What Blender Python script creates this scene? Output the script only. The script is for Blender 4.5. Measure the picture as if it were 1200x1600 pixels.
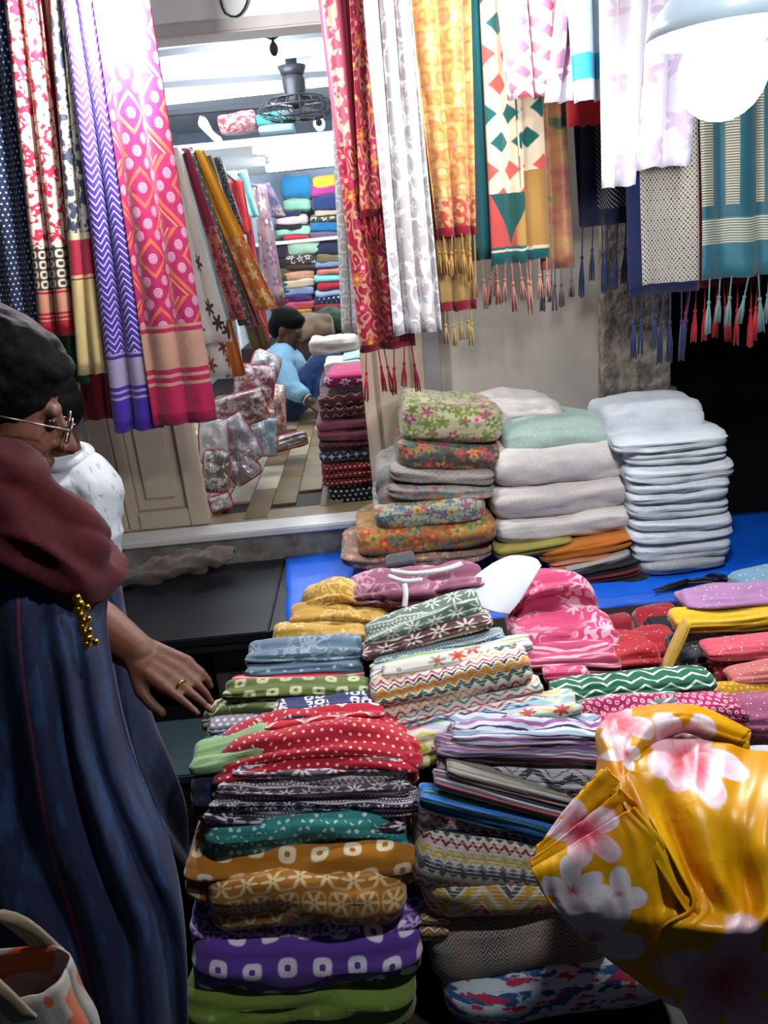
import bpy, bmesh, math, random
from mathutils import Vector, Matrix, noise as mnoise
for o in list(bpy.data.objects): bpy.data.objects.remove(o)
SC = bpy.context.scene
COL = SC.collection
PI = math.pi
# ------------------------------------------------------------------ camera
FPX = 1200.0
PITCH = math.radians(19.4); ROLL = math.radians(-5.5)
CAM = Vector((0, 0, 1.6))
cam_d = bpy.data.cameras.new('camera'); cam = bpy.data.objects.new('camera', cam_d); COL.objects.link(cam)
cam_d.sensor_fit = 'HORIZONTAL'; cam_d.sensor_width = 36; cam_d.lens = 36.0
cam_d.clip_start = 0.02
cam.matrix_world = Matrix.Translation(CAM) @ Matrix.Rotation(PI/2 - PITCH, 4, 'X') @ Matrix.Rotation(ROLL, 4, 'Z')
SC.camera = cam
# ------------------------------------------------------------------ world, exposure
w = bpy.data.worlds.new('night'); SC.world = w; w.use_nodes = True
w.node_tree.nodes['Background'].inputs[0].default_value = (0.35, 0.45, 0.62, 1)
w.node_tree.nodes['Background'].inputs[1].default_value = 0.05
SC.view_settings.view_transform = 'Standard'; SC.view_settings.look = 'None'
SC.view_settings.gamma = 1; SC.view_settings.use_curve_mapping = False
SC.view_settings.exposure = 0.25
LAMP_R_Y = 1.52; LAMP_R_W = 30
LAMP_L_PX = (165, -48); LAMP_L_Y = 2.43; LAMP_L_W = 58
LAMP_T = (0.50, 0.62, 2.45); LAMP_T_W = 42
LAMP_M_W = 13
TUBE_E = 14.0

def point_light(name, loc, power, radius, col=(1, 1, 1), parent=None):
    d = bpy.data.lights.new(name, 'POINT'); d.energy = power; d.shadow_soft_size = radius; d.color = col
    o = bpy.data.objects.new(name, d); COL.objects.link(o); o.location = loc
    if parent: o.parent = parent
    return o
# ------------------------------------------------------------------ pixel (1200x1600 frame) + depth -> place in the room
def _ray(px, py):
    f = Vector((0, math.cos(PITCH), -math.sin(PITCH))); u = Vector((0, math.sin(PITCH), math.cos(PITCH))); r = Vector((1, 0, 0))
    c, s = math.cos(ROLL), math.sin(ROLL)
    return f + (px-600)/FPX*(c*r + s*u) + (800-py)/FPX*(-s*r + c*u)
def at(px, py, Y=None, z=None, d=None):
    D = _ray(px, py)
    if Y is not None: t = Y/D.y
    elif z is not None: t = (z-CAM.z)/D.z
    else: t = d
    return CAM + D*t
# ------------------------------------------------------------------ materials
def lin(h, a=1):
    if not isinstance(h, str): return tuple(h)[:3] + (1,)
    v = [int(h[i:i+2], 16)/255 for i in (0, 2, 4)]
    return tuple((c/12.92 if c <= .04045 else ((c+.055)/1.055)**2.4) for c in v) + (a,)
class X:
    """a float socket (or constant) with arithmetic"""
    def __init__(s, m, v): s.m = m; s.v = v
    def _b(s, op, o, r=False):
        a, b = (o, s) if r else (s, o)
        return s.m.math(op, a, b)
    def __add__(s, o): return s._b('ADD', o)
    def __radd__(s, o): return s._b('ADD', o, True)
    def __sub__(s, o): return s._b('SUBTRACT', o)
    def __rsub__(s, o): return s._b('SUBTRACT', o, True)
    def __mul__(s, o): return s._b('MULTIPLY', o)
    def __rmul__(s, o): return s._b('MULTIPLY', o, True)
    def __truediv__(s, o): return s._b('DIVIDE', o)
    def __lt__(s, o): return s._b('LESS_THAN', o)
    def __gt__(s, o): return s._b('GREATER_THAN', o)
class MB:
    def __init__(s, name):
        s.mat = bpy.data.materials.new(name); s.mat.use_nodes = True
        s.nt = s.mat.node_tree; s.bsdf = s.nt.nodes['Principled BSDF']; s.L = s.nt.links
        tc = s.node('ShaderNodeTexCoord'); s.tc = tc
        sp = s.node('ShaderNodeSeparateXYZ'); s.L.new(tc.outputs['UV'], sp.inputs[0])
        s.u = X(s, sp.outputs[0]); s.v = X(s, sp.outputs[1])
    def node(s, t): return s.nt.nodes.new(t)
    def put(s, inp, v):
        if isinstance(v, X): v = v.v
        if isinstance(v, bpy.types.NodeSocket): s.L.new(v, inp)
        else: inp.default_value = v
    def math(s, op, a, b=None, c=None):
        n = s.node('ShaderNodeMath'); n.operation = op
        s.put(n.inputs[0], a)
        if b is not None: s.put(n.inputs[1], b)
        if c is not None: s.put(n.inputs[2], c)
        return X(s, n.outputs[0])
    def frac(s, a): return s.math('FRACT', a)
    def floor(s, a): return s.math('FLOOR', a)
    def abs(s, a): return s.math('ABSOLUTE', a)
    def sin(s, a): return s.math('SINE', a)
    def cos(s, a): return s.math('COSINE', a)
    def atan2(s, a, b): return s.math('ARCTAN2', a, b)
    def hyp(s, a, b): return s.math('SQRT', a*a + b*b)
    def max(s, a, b): return s.math('MAXIMUM', a, b)
    def min(s, a, b): return s.math('MINIMUM', a, b)
    def tri(s, a): return s.abs(s.frac(a) - .5)*4 - 1
    def ss(s, x, e0, e1):
        n = s.node('ShaderNodeMapRange'); n.interpolation_type = 'SMOOTHSTEP'
        s.put(n.inputs[0], x); n.inputs[1].default_value = e0; n.inputs[2].default_value = e1
        return X(s, n.outputs[0])
    def less(s, x, r, soft=.12):           # soft-edged x < r
        return 1 - s.ss(x/r, 1-soft, 1+soft)
    def mix(s, f, a, b):
        n = s.node('ShaderNodeMix'); n.data_type = 'RGBA'
        s.put(n.inputs[0], f)
        for i, c in ((6, a), (7, b)):
            if isinstance(c, str): c = lin(c)
            s.put(n.inputs[i], c)
        return n.outputs[2]
    def ramp(s, f, stops, interp='CONSTANT'):
        n = s.node('ShaderNodeValToRGB'); n.color_ramp.interpolation = interp
        e = n.color_ramp.elements
        while len(e) < len(stops): e.new(1)
        for i, (p, c) in enumerate(stops): e[i].position = p; e[i].color = lin(c)
        s.put(n.inputs[0], f); return n.outputs[0]
    def vec(s, a, b, c=0.0):
        n = s.node('ShaderNodeCombineXYZ'); s.put(n.inputs[0], a); s.put(n.inputs[1], b); s.put(n.inputs[2], c); return n.outputs[0]
    def noise(s, vec, scale, detail=2, rough=.5):
        n = s.node('ShaderNodeTexNoise'); s.put(n.inputs['Vector'], vec)
        n.inputs['Scale'].default_value = scale; n.inputs['Detail'].default_value = detail; n.inputs['Roughness'].default_value = rough
        return X(s, n.outputs[0])
    def voro(s, a, b, rnd=1.0):
        n = s.node('ShaderNodeTexVoronoi'); s.put(n.inputs['Vector'], s.vec(a, b)); n.inputs['Scale'].default_value = 1
        n.voronoi_dimensions = '2D'; n.inputs['Randomness'].default_value = rnd
        sp = s.node('ShaderNodeSeparateXYZ'); s.L.new(n.outputs['Position'], sp.inputs[0])
        sc = s.node('ShaderNodeSeparateXYZ'); s.L.new(n.outputs['Color'], sc.inputs[0])
        return X(s, n.outputs['Distance']), X(s, sp.outputs[0]), X(s, sp.outputs[1]), X(s, sc.outputs[0]), X(s, sc.outputs[1])
    def cell(s, size, stagger=True, u=None, v=None, sv=None):
        u = u if u is not None else s.u; v = v if v is not None else s.v
        sv = sv or size
        row = s.floor(v/sv)
        uu = u/size
        if stagger: uu = uu + s.math('MODULO', s.abs(row), 2)*.5
        return s.frac(uu) - .5, s.frac(v/sv) - .5
    # ---- motifs: each returns a mask
    def dots(s, size, r=.2, **k):
        a, b = s.cell(size, **k); return s.less(s.hyp(a, b), r)
    def rings(s, size, ro=.3, ri=.1, **k):
        a, b = s.cell(size, **k)
        d = s.math('POWER', s.math('POWER', s.abs(a), 3) + s.math('POWER', s.abs(b), 3), .333)
        return s.less(d, ro)*(1 - s.less(d, ri))
    def petals(s, size, n=6, R=.42, hole=.07, **k):
        a, b = s.cell(size, **k); r = s.hyp(a, b); th = s.atan2(b, a)
        return s.less(r, s.cos(th*float(n))*(R*.38) + R*.62)*(1 - s.less(r, hole))
    def vpetals(s, size, n=5, R=.42, u=None, v=None):
        u = u if u is not None else s.u; v = v if v is not None else s.v
        d, x, y, c, c2 = s.voro(u/size, v/size, .75)
        a = u/size - x; b = v/size - y; th = s.atan2(b, a) + c*6.28; r = s.hyp(a, b)
        k = s.cos(th*float(n))*.3 + .7
        return s.less(r, k*R), s.less(r, R*.3), c, c2
    def zig(s, stops, period, amp, wl, u=None, v=None, wob=0):
        u = u if u is not None else s.u; v = v if v is not None else s.v
        vv = v + s.tri(u/wl)*amp
        if wob: vv = vv + (s.noise(s.vec(u, v), 60)-.5)*wob
        return s.ramp(s.frac(vv/period), stops)
    def finish(s, col, rough=.85, bump=.25, sheen=.25, spec=.3, weave=900, var=.3, sparkle=0, metal=0, coat=0, trans=0):
        if isinstance(col, str): col = lin(col)
        uvn = s.tc.outputs['UV']
        n = s.noise(uvn, 9, 3)
        f = s.ss(n, .25, .75)
        mul = s.node('ShaderNodeMix'); mul.data_type = 'RGBA'; mul.blend_type = 'MULTIPLY'; mul.inputs[0].default_value = var
        s.put(mul.inputs[6], col); s.L.new(s.ramp(f, [(0, (.55, .55, .58)), (1, (1, 1, 1))], 'LINEAR'), mul.inputs[7])
        col = mul.outputs[2]
        if sparkle:
            d, x, y, c, c2 = s.voro(s.u*180, s.v*180)
            sp = s.less(d, .2)*(c > (1-sparkle)); col = s.mix(sp, col, (1, 1, 1, 1))
            rr = s.math('SUBTRACT', rough, sp*(rough-.15)); s.put(s.bsdf.inputs['Roughness'], rr)
        else: s.bsdf.inputs['Roughness'].default_value = rough
        s.put(s.bsdf.inputs['Base Color'], col)
        s.bsdf.inputs['Specular IOR Level'].default_value = spec
        s.bsdf.inputs['Sheen Weight'].default_value = sheen; s.bsdf.inputs['Sheen Roughness'].default_value = .5
        s.bsdf.inputs['Metallic'].default_value = metal; s.bsdf.inputs['Coat Weight'].default_value = coat
        s.bsdf.inputs['Coat Roughness'].default_value = .12
        if trans:
            s.bsdf.inputs['Transmission Weight'].default_value = trans
        if bump:
            h = s.noise(uvn, 45, 4, .6) + s.noise(uvn, weave, 1)*.25
            b = s.node('ShaderNodeBump'); b.inputs['Strength'].default_value = bump; b.inputs['Distance'].default_value = .006
            s.put(b.inputs['Height'], h); s.L.new(b.outputs[0], s.bsdf.inputs['Normal'])
        return s.mat
_cache = {}
def fab(key, fn=None, **k):
    if key not in _cache:
        m = MB('fabric_' + key); _cache[key] = m.finish(fn(m), **k)
    return _cache[key]
def plain(h, **k): return fab('plain_%s_%s' % (h, '_'.join('%s%s' % i for i in sorted(k.items()))), lambda m: lin(h), **k)
def solid(name, h, rough=.6, metal=0, spec=.4, coat=0, emit=0, bump=0, scale=30, var=.0, stain=None):
    """painted / wooden / metal / skin surfaces, object-space grain"""
    if name in _cache: return _cache[name]
    m = bpy.data.materials.new(name); m.use_nodes = True; nt = m.node_tree; b = nt.nodes['Principled BSDF']
    b.inputs['Base Color'].default_value = lin(h); b.inputs['Roughness'].default_value = rough; b.inputs['Metallic'].default_value = metal
    b.inputs['Specular IOR Level'].default_value = spec; b.inputs['Coat Weight'].default_value = coat
    if emit: b.inputs['Emission Color'].default_value = lin(h); b.inputs['Emission Strength'].default_value = emit
    if bump or var:
        tc = nt.nodes.new('ShaderNodeTexCoord'); n = nt.nodes.new('ShaderNodeTexNoise'); n.inputs['Scale'].default_value = scale; n.inputs['Detail'].default_value = 6
        nt.links.new(tc.outputs['Object'], n.inputs['Vector'])
        if bump:
            bp = nt.nodes.new('ShaderNodeBump'); bp.inputs['Strength'].default_value = bump; bp.inputs['Distance'].default_value = .02
            nt.links.new(n.outputs[0], bp.inputs['Height']); nt.links.new(bp.outputs[0], b.inputs['Normal'])
        if var:
            r = nt.nodes.new('ShaderNodeValToRGB'); e = r.color_ramp.elements
            e[0].position = .35; e[1].position = .65
            e[0].color = lin(stain) if stain else tuple(c*(1-var) for c in lin(h)[:3]) + (1,); e[1].color = lin(h)
            nt.links.new(n.outputs[0], r.inputs[0]); nt.links.new(r.outputs[0], b.inputs['Base Color'])
    _cache[name] = m; return m
# ------------------------------------------------------------------ object helpers
def mesh_obj(name, verts, faces, mat, parent=None, uvs=None, smooth=True):
    me = bpy.data.meshes.new(name); me.from_pydata([tuple(v) for v in verts], [], faces)
    if uvs is not None:
        ul = me.uv_layers.new(name='UVMap')
        flat = [c for f in uvs for uv in f for c in uv]
        ul.data.foreach_set('uv', flat)
    if smooth: me.polygons.foreach_set('use_smooth', [True]*len(me.polygons))
    if mat: me.materials.append(mat)
    me.update()
    o = bpy.data.objects.new(name, me); COL.objects.link(o)
    if parent: o.parent = parent
    return o
def bm_obj(name, bm, mat, parent=None, smooth=False):
    me = bpy.data.meshes.new(name); bm.normal_update(); bm.to_mesh(me); bm.free()
    if smooth: me.polygons.foreach_set('use_smooth', [True]*len(me.polygons))
    if mat: me.materials.append(mat)
    o = bpy.data.objects.new(name, me); COL.objects.link(o)
    if parent: o.parent = parent
    return o
def tag(o, label, cat, group=None, kind=None):
    if label: o['label'] = label
    if cat: o['category'] = cat
    if group: o['group'] = group
    if kind: o['kind'] = kind
    return o
def empty(name, loc=(0, 0, 0), parent=None):
    o = bpy.data.objects.new(name, None); COL.objects.link(o); o.location = loc; o.empty_display_size = .05
    if parent: o.parent = parent
    return o
def keep(o, parent):                    # parent, keeping the world placement (parent is unrotated)
    o.parent = parent; q = parent
    while q: o.location = Vector(o.location) - Vector(q.location); q = q.parent
    return o
def add_box(bm, lo, hi, bev=0):
    r = bmesh.ops.create_cube(bm, size=1)['verts']
    lo, hi = Vector(lo), Vector(hi); c = (lo+hi)/2; s = hi-lo
    for v in r: v.co = Vector((v.co.x*s.x, v.co.y*s.y, v.co.z*s.z)) + c
    if bev:
        es = list({e for v in r for e in v.link_edges})
        bmesh.ops.bevel(bm, geom=es, offset=bev, segments=2, affect='EDGES', clamp_overlap=True)
def box(name, lo, hi, mat, parent=None, bev=.004, label=None, cat=None, kind=None, group=None):
    lo, hi = Vector(lo), Vector(hi)
    base = Vector(((lo.x+hi.x)/2, (lo.y+hi.y)/2, lo.z))
    bm = bmesh.new(); add_box(bm, lo-base, hi-base, bev)
    o = bm_obj(name, bm, mat); o.location = base
    if parent: keep(o, parent)
    tag(o, label, cat, group, kind); return o
def add_tube(bm, pts, rad, seg=8, cap=True):
    pts = [Vector(p) for p in pts]; n = len(pts)
    rad = rad if isinstance(rad, (list, tuple)) else [rad]*n
    rings = []; prev = None
    for i in range(n):
        t = (pts[min(i+1, n-1)] - pts[max(i-1, 0)]).normalized()
        if prev is None:
            a = Vector((0, 0, 1)) if abs(t.z) < .9 else Vector((1, 0, 0)); prev = (a - t*a.dot(t)).normalized()
        else: prev = (prev - t*prev.dot(t)).normalized()
        b = t.cross(prev)
        rings.append([bm.verts.new(pts[i] + (prev*math.cos(2*PI*k/seg) + b*math.sin(2*PI*k/seg))*rad[i]) for k in range(seg)])
    for i in range(n-1):
        for k in range(seg): bm.faces.new((rings[i][k], rings[i][(k+1) % seg], rings[i+1][(k+1) % seg], rings[i+1][k]))
    if cap: bm.faces.new(list(reversed(rings[0]))); bm.faces.new(rings[-1])
def tube(name, pts, rad, mat, parent=None, seg=8):
    bm = bmesh.new(); add_tube(bm, pts, rad, seg); return bm_obj(name, bm, mat, parent, True)
def add_cap(bm, a, b, ra, rb, seg=14):           # tapered capsule, closed
    a, b = Vector(a), Vector(b); ax = b-a; L = ax.length
    if L < 1e-5: ax = Vector((0, 0, 1)); L = 1e-5
    t = ax.normalized(); pts = []; rd = []
    for k in range(5):
        q = (k+.35)/5*PI/2; pts.append(a - t*ra*math.cos(q)); rd.append(ra*math.sin(q))
    pts.append(a); rd.append(ra); pts.append(b); rd.append(rb)
    for k in range(4, -1, -1):
        q = (k+.35)/5*PI/2; pts.append(b + t*rb*math.cos(q)); rd.append(rb*math.sin(q))
    add_tube(bm, pts, rd, seg)
def add_ell(bm, c, r, M=None, seg=20):
    vs = bmesh.ops.create_uvsphere(bm, u_segments=seg, v_segments=seg//2, radius=1)['verts']
    for v in vs:
        p = Vector((v.co.x*r[0], v.co.y*r[1], v.co.z*r[2])) + Vector(c)
        v.co = M @ p if M else p
def remesh(bm, name, mat, voxel, parent=None, smooth=4, disp=None):
    """union of closed shapes -> one continuous surface"""
    me = bpy.data.meshes.new('tmp'); bmesh.ops.recalc_face_normals(bm, faces=bm.faces); bm.to_mesh(me); bm.free()
    t = bpy.data.objects.new('tmp', me); COL.objects.link(t)
    r = t.modifiers.new('r', 'REMESH'); r.mode = 'VOXEL'; r.voxel_size = voxel
    if smooth: s_ = t.modifiers.new('s', 'SMOOTH'); s_.iterations = smooth; s_.factor = .5
    dg = bpy.context.evaluated_depsgraph_get(); dg.update()
    ev = t.evaluated_get(dg); m2 = bpy.data.meshes.new_from_object(ev); bpy.data.objects.remove(t)
    if disp:
        for v, nrm in zip(m2.vertices, [Vector(v.normal) for v in m2.vertices]): v.co = v.co + nrm*disp(v.co)
    m2.polygons.foreach_set('use_smooth', [True]*len(m2.polygons))
    uv = m2.uv_layers.new(name='UVMap')
    for p in m2.polygons:
        for li in p.loop_indices:
            c = m2.vertices[m2.loops[li].vertex_index].co; uv.data[li].uv = (c.x + c.y*.7, c.z)
    m2.name = name; m2.materials.clear(); m2.materials.append(mat)
    o = bpy.data.objects.new(name, m2); COL.objects.link(o)
    if parent: o.parent = parent
    return o
def nz(x, y, z=0.0): return mnoise.noise(Vector((x, y, z)))
# ---- folded cloth: rounded, layered bundle, placed by the two ends of its front centre line
SEED = [1]
def fold(name, label, L, R, th, Y, mat, depth=.24, layers=2, crumple=1.0, droop=.0, Y2=None, group=None, cat='fabric', pw=6, taper=0.0, sq=3.0, groove=1.0, fat=1.0, res=1.0):
    SEED[0] += 1; sd = SEED[0]*7.31
    pL = at(L[0], L[1], Y=Y); pR = at(R[0], R[1], Y=Y2 if Y2 else Y)
    mid = (pL+pR)/2; xa = (pR-pL); wd = xa.length; xa.normalize()
    mx, my = (L[0]+R[0])/2, (L[1]+R[1])/2
    h = abs((at(mx, my-th/2, Y=Y) - at(mx, my+th/2, Y=Y)).length)*fat
    ya = Vector((0, 1, 0)); ya = (ya - xa*ya.dot(xa)).normalized(); za = xa.cross(ya)
    a, b = depth/2, h/2
    if depth <= .16:                      # top stays in view: fit front and top together into the band
        rr = (mid-CAM); phi = math.atan2(-rr.z, rr.y); T = th*.5*rr.length/FPX*1.10*fat
        a = max(.022, min(a, .82*T/math.sin(phi))); b = math.sqrt(max((T*.45)**2, T*T - (a*math.sin(phi))**2))/math.cos(phi)
        pL = at(L[0], L[1], Y=Y+a); pR = at(R[0], R[1], Y=(Y2 or Y)+a); mid = (pL+pR)/2 - ya*a; wd = (pR-pL).length; h = 2*b
    nu = int(max(14, min(54, wd/.0085))*res); nv = int(44*res) if h > .02 else int(32*res)
    V = []; UV = []
    gam = min(.014, b*.55)*groove
    for i in range(nu+1):
        s_ = -1 + 2*i/nu
        s_ = math.copysign(1-(1-abs(s_))**1.25, s_) if abs(s_) > 0 else 0
        x = s_*wd/2
        e = max(0.02, (1-abs(s_)**pw))**(1/pw*1.6)
        tp = 1 + taper*s_
        arc = 0; prev = None; row = []
        for j in range(nv+1):
            t = -PI + 2*PI*j/nv
            c_, s2 = math.cos(t), math.sin(t)
            cy = -math.copysign(abs(c_)**(2/sq), c_); cz = math.copysign(abs(s2)**(2/sq), s2)
            wob = nz(x*7+sd, sd)*1.1
            g = (1-abs(math.sin(PI*layers*(cz+1)/2 + wob*.45*(1-abs(cz)))))**2.5
            if layers <= 1: g = 0
            fr = max(0, -cy)**1.2
            ed = max(0, (abs(s_)-.8)/.2)
            wr = nz(x*5+sd, cy*1.6, cz*2.2+sd)*.010 + nz(x*14+sd, cy*4, cz*6)*.0045 + (abs(nz(x*4+sd, cz*9+x*6, cy*3))-.25)*.007
            wr += .0075*(abs(math.sin(cz*4.2 + x*9*nz(sd, 3.3) + cy*2.5 + 2.2*nz(x*5+sd, cz*1.5, 8)))**.6 - .75)*(1-.6*ed)
            wr *= crumple*min(1, .35+h/.06)
            k = e*tp
            y = a*cy*(.55+.45*e) + gam*g*fr
            z = b*cz*(.30+.70*e)*tp
            xx = x*(1-.04*ed*g)
            y += cy*wr + nz(x*3+sd*2, 0)*.008*crumple; z += cz*wr*(.9 if b > .012 else .5)
            z += -droop*h*abs(s_)**2.5 + nz(x*4+sd*3, 1.5)*.005*crumple
            if cz < -.5: z = max(z, -b - droop*h*abs(s_)**2.5 - .003)
            p = Vector((xx, y, z)); 
            if prev is not None: arc += (p-prev).length
            prev = p; row.append((p, arc))
        half = row[nv//2][1]
        for p, ar in row: V.append(p); UV.append((x+.5, ar-half))
    n1 = nv+1; F = []; FU = []
    for i in range(nu):
        for j in range(nv):
            q = (i*n1+j, (i+1)*n1+j, (i+1)*n1+j+1, i*n1+j+1)
            F.append(q); FU.append([UV[k] for k in q])
    F.append(list(range(nv, -1, -1))); FU.append([UV[k] for k in F[-1]])
    F.append([nu*n1+j for j in range(n1)]); FU.append([UV[k] for k in F[-1]])
    V = [v + Vector((0, a, b)) for v in V]
    o = mesh_obj(name, V, F, mat, uvs=FU)
    M = Matrix((xa, ya, za)).transposed().to_4x4(); M.translation = mid - za*b
    o.matrix_world = M
    bmx = bmesh.new(); bmx.from_mesh(o.data); bmesh.ops.recalc_face_normals(bmx, faces=bmx.faces); bmx.to_mesh(o.data); bmx.free()
    return tag(o, label, cat, group)
# ---- hanging cloth: pleated sheet between four corners, lifted to the rail above the frame when rail is given
RAIL_Z = 2.42
def tassel_mesh(L, r, strands=4):
    bm = bmesh.new(); rnd = random.Random(3)
    add_cap(bm, (0, 0, -.001), (0, 0, -L*.38), r*.45, r*.45, 5)
    add_ell(bm, (0, 0, -L*.42), (r*1.2, r*1.2, r*1.4), seg=8)
    for k in range(strands):
        q = 2*PI*k/strands; e = r*1.5
        add_tube(bm, [(0, 0, -L*.42), (math.cos(q)*e*.8, math.sin(q)*e*.8, -L*.7), (math.cos(q)*e, math.sin(q)*e, -L*(.93+.07*rnd.random()))], [r*.55, r*.6, r*.5], 5)
    me = bpy.data.meshes.new('tassel'); bm.to_mesh(me); bm.free()
    me.polygons.foreach_set('use_smooth', [True]*len(me.polygons)); return me
def sheet(name, P, mat, thick=.003, parent=None, uvs=None):
    nv, nu = len(P), len(P[0]); V = [p for r in P for p in r]; F = []; FU = []
    for j in range(nv-1):
        for i in range(nu-1):
            q = (j*nu+i, j*nu+i+1, (j+1)*nu+i+1, (j+1)*nu+i); F.append(q)
            FU.append([uvs[k//nu][k % nu] for k in q])
    o = mesh_obj(name, V, F, mat, parent, FU)
    if thick: m = o.modifiers.new('thickness', 'SOLIDIFY'); m.thickness = thick; m.offset = 0
    return o
def hang(name, label, T, B, yb, Y, mat, pleats=3, amp=.02, yt=0, rail=True, Yb=None, gather=.0, group=None, cat='dupatta', tas=0, tasL=.09, tasM=None, tasr=.005, slope=-.095, cw=1.5, hemdip=.0, parent=None, ph=None):
    SEED[0] += 1; sd = SEED[0]*3.17; Yb = Yb or Y
    ph = sd if ph is None else ph
    TL, TR = at(T[0], yt - slope*(T[0]-T[0]), Y=Y), at(T[1], yt + (slope*(T[1]-T[0]) if not rail else 0), Y=Y)
    BL, BR = at(B[0], yb - slope*(B[1]-B[0])/2, Y=Yb), at(B[1], yb + slope*(B[1]-B[0])/2, Y=Yb)
    if rail:
        TL = BL + (TL-BL)*((RAIL_Z-BL.z)/(TL.z-BL.z)); TR = BR + (TR-BR)*((RAIL_Z-BR.z)/(TR.z-BR.z))
    wd = (BR-BL).length; ln = ((TL+TR)/2 - (BL+BR)/2).length
    nu = max(18, int(pleats*12)); nv = max(16, min(48, int(ln/.04)))
    base = (BL+BR)/2; P = []; UV = []
    for j in range(nv+1):
        t = j/nv                      # 0 bottom, 1 top
        row = []; ru = []
        for i in range(nu+1):
            s_ = i/nu
            p = (BL*(1-s_)+BR*s_)*(1-t) + (TL*(1-s_)+TR*s_)*t
            a = 2*PI*pleats*(s_ + .06*nz(t*1.3+sd, sd)) + ph
            am = amp*(1-gather*t)*(.75+.5*nz(s_*2+sd, t*2))
            p = p + Vector((math.cos(a)*am*.35, math.sin(a)*am + nz(s_*5+sd, t*4, 2)*.006, 0))
            p.z += (nz(s_*6+sd, 9)*.006 - hemdip*math.sin(PI*s_))*(1-t)
            row.append(p - base); ru.append((s_*wd*cw, t*ln))
        P.append(row); UV.append(ru)
    o = sheet(name, P, mat, uvs=UV); o.location = base
    if tas:
        tm = tassel_mesh(tasL, tasr); tm.materials.append(tasM or mat)
        for k in range(tas):
            f = (k+.5)/tas*nu; i = int(f)
            c = bpy.data.objects.new('tassel', tm); COL.objects.link(c); c.parent = o
            c.location = P[0][i] + Vector((0, 0, .004)); rnd = random.Random(k+sd)
            c.rotation_euler = (rnd.uniform(-.12, .12), rnd.uniform(-.12, .12), rnd.random()*6); q = rnd.uniform(.8, 1.15); c.scale = (1, 1, q)
    if parent: keep(o, parent)
    return tag(o, label, cat, group) if not parent else o
# ---- smooth surface through a net of (pixel x, pixel y, distance)
def catmull(a, b, c, d, t): return .5*((2*b) + (c-a)*t + (2*a-5*b+4*c-d)*t*t + (3*b-a-3*c+d)*t**3)
def spline(row, n):
    m = len(row); out = []
    for k in range(n+1):
        f = k/n*(m-1); i = min(int(f), m-2); t = f-i
        out.append(catmull(row[max(i-1, 0)], row[i], row[i+1], row[min(i+2, m-1)], t))
    return out
def net(rows, nu, nv):
    R = [spline([at(p[0], p[1], d=p[2]) for p in r], nu) for r in rows]
    cols = [spline([r[i] for r in R], nv) for i in range(nu+1)]
    return [[cols[i][j] for i in range(nu+1)] for j in range(nv+1)]
#==PART2==
# ================================================================== THE SETTING
M_CREAM = solid('paint_cream', 'c9b79f', .55, var=.12, scale=6, bump=.05)
M_CREAM2 = solid('paint_cream_groove', 'a08c74', .6)
M_GREYWALL = solid('wall_greige', 'b9b2a8', .8, var=.14, scale=3, bump=.08, stain='a59c90')
M_LAV = solid('frame_grey', '8f8a8c', .6, var=.1, scale=8)
M_PLASTER = solid('rough_plaster', 'a39a8b', .95, bump=1.0, scale=22, var=.4, stain='6f675c')
M_CEMENT = solid('cement', '857f78', .9, bump=.5, scale=14, var=.35, stain='5f5952')
M_SILL = solid('sill_white', 'd9d8d6', .35, var=.08, scale=10)
M_WHITE = solid('white_paint', 'dfe3e6', .6, var=.05, scale=5)
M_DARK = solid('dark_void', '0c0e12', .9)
M_BLACKTOP = solid('black_board', '1b1d22', .38, var=.25, scale=5, spec=.4)
M_STREET = solid('street', '17181b', .85, bump=.4, scale=9)
M_TEALSTEP = solid('step_teal', '1d3338', .6, var=.2, scale=9)
M_METAL = solid('steel', '9aa0a6', .35, metal=.9)
M_DKMETAL = solid('dark_steel', '23252a', .45, metal=.6)
M_WOODDK = solid('dark_wood', '2a1d15', .6, var=.3, scale=12)
S = dict(kind='structure')
box('floor', (-3.2, -1.5, -.1), (3.2, 7.2, 0), M_STREET, bev=0, **S)
box('wall_left', (-3.2, 2.95, 0), (-1.12, 3.10, 2.9), M_GREYWALL, bev=0, **S)
box('wall_right', (.27, 2.97, 0), (.885, 3.10, 2.9), M_GREYWALL, bev=0, **S)
# rough plaster pillar
bm = bmesh.new(); add_box(bm, (-.13, -.07, 0), (.13, .09, 2.9))
bmesh.ops.subdivide_edges(bm, edges=bm.edges[:], cuts=40, use_grid_fill=True)
for v in bm.verts:
    q = nz(v.co.x*9, v.co.z*6, v.co.y*9)*.012 + nz(v.co.x*28, v.co.z*22)*.006
    v.co += Vector((q*.7, -abs(q)*1.2 if v.co.y < 0 else 0, 0))
pl = bm_obj('wall_pillar', bm, M_PLASTER, smooth=True); pl.location = (1.012, 2.99, 0); pl['kind'] = 'structure'
box('wall_return', (1.142, 2.99, 0), (1.20, 3.10, .95), M_LAV, bev=.003, **S)
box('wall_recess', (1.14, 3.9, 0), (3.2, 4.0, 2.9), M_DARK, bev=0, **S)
# right jamb: two boards and pilaster strips
jr = box('door_frame', (-.035, 2.955, .45), (.272, 3.09, 2.33), M_CREAM, bev=.004, **S)
for x0, x1, m in ((.150, .158, M_CREAM2), (.205, .270, M_LAV), (.012, .018, M_CREAM2)):
    box('strip', (x0, 2.944, .46), (x1, 2.956, 2.32), m, parent=jr, bev=.002)
box('trim_1', (-1.12, 2.97, 2.30), (.272, 3.09, 2.342), solid('lintel_grey', 'b9b4b0', .6), bev=.006, **S)
box('wall_fascia', (-1.12, 2.99, 2.342), (.272, 3.09, 2.9), solid('fascia_white', 'e6e8e6', .5, var=.06, scale=4), bev=0, **S)
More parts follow.
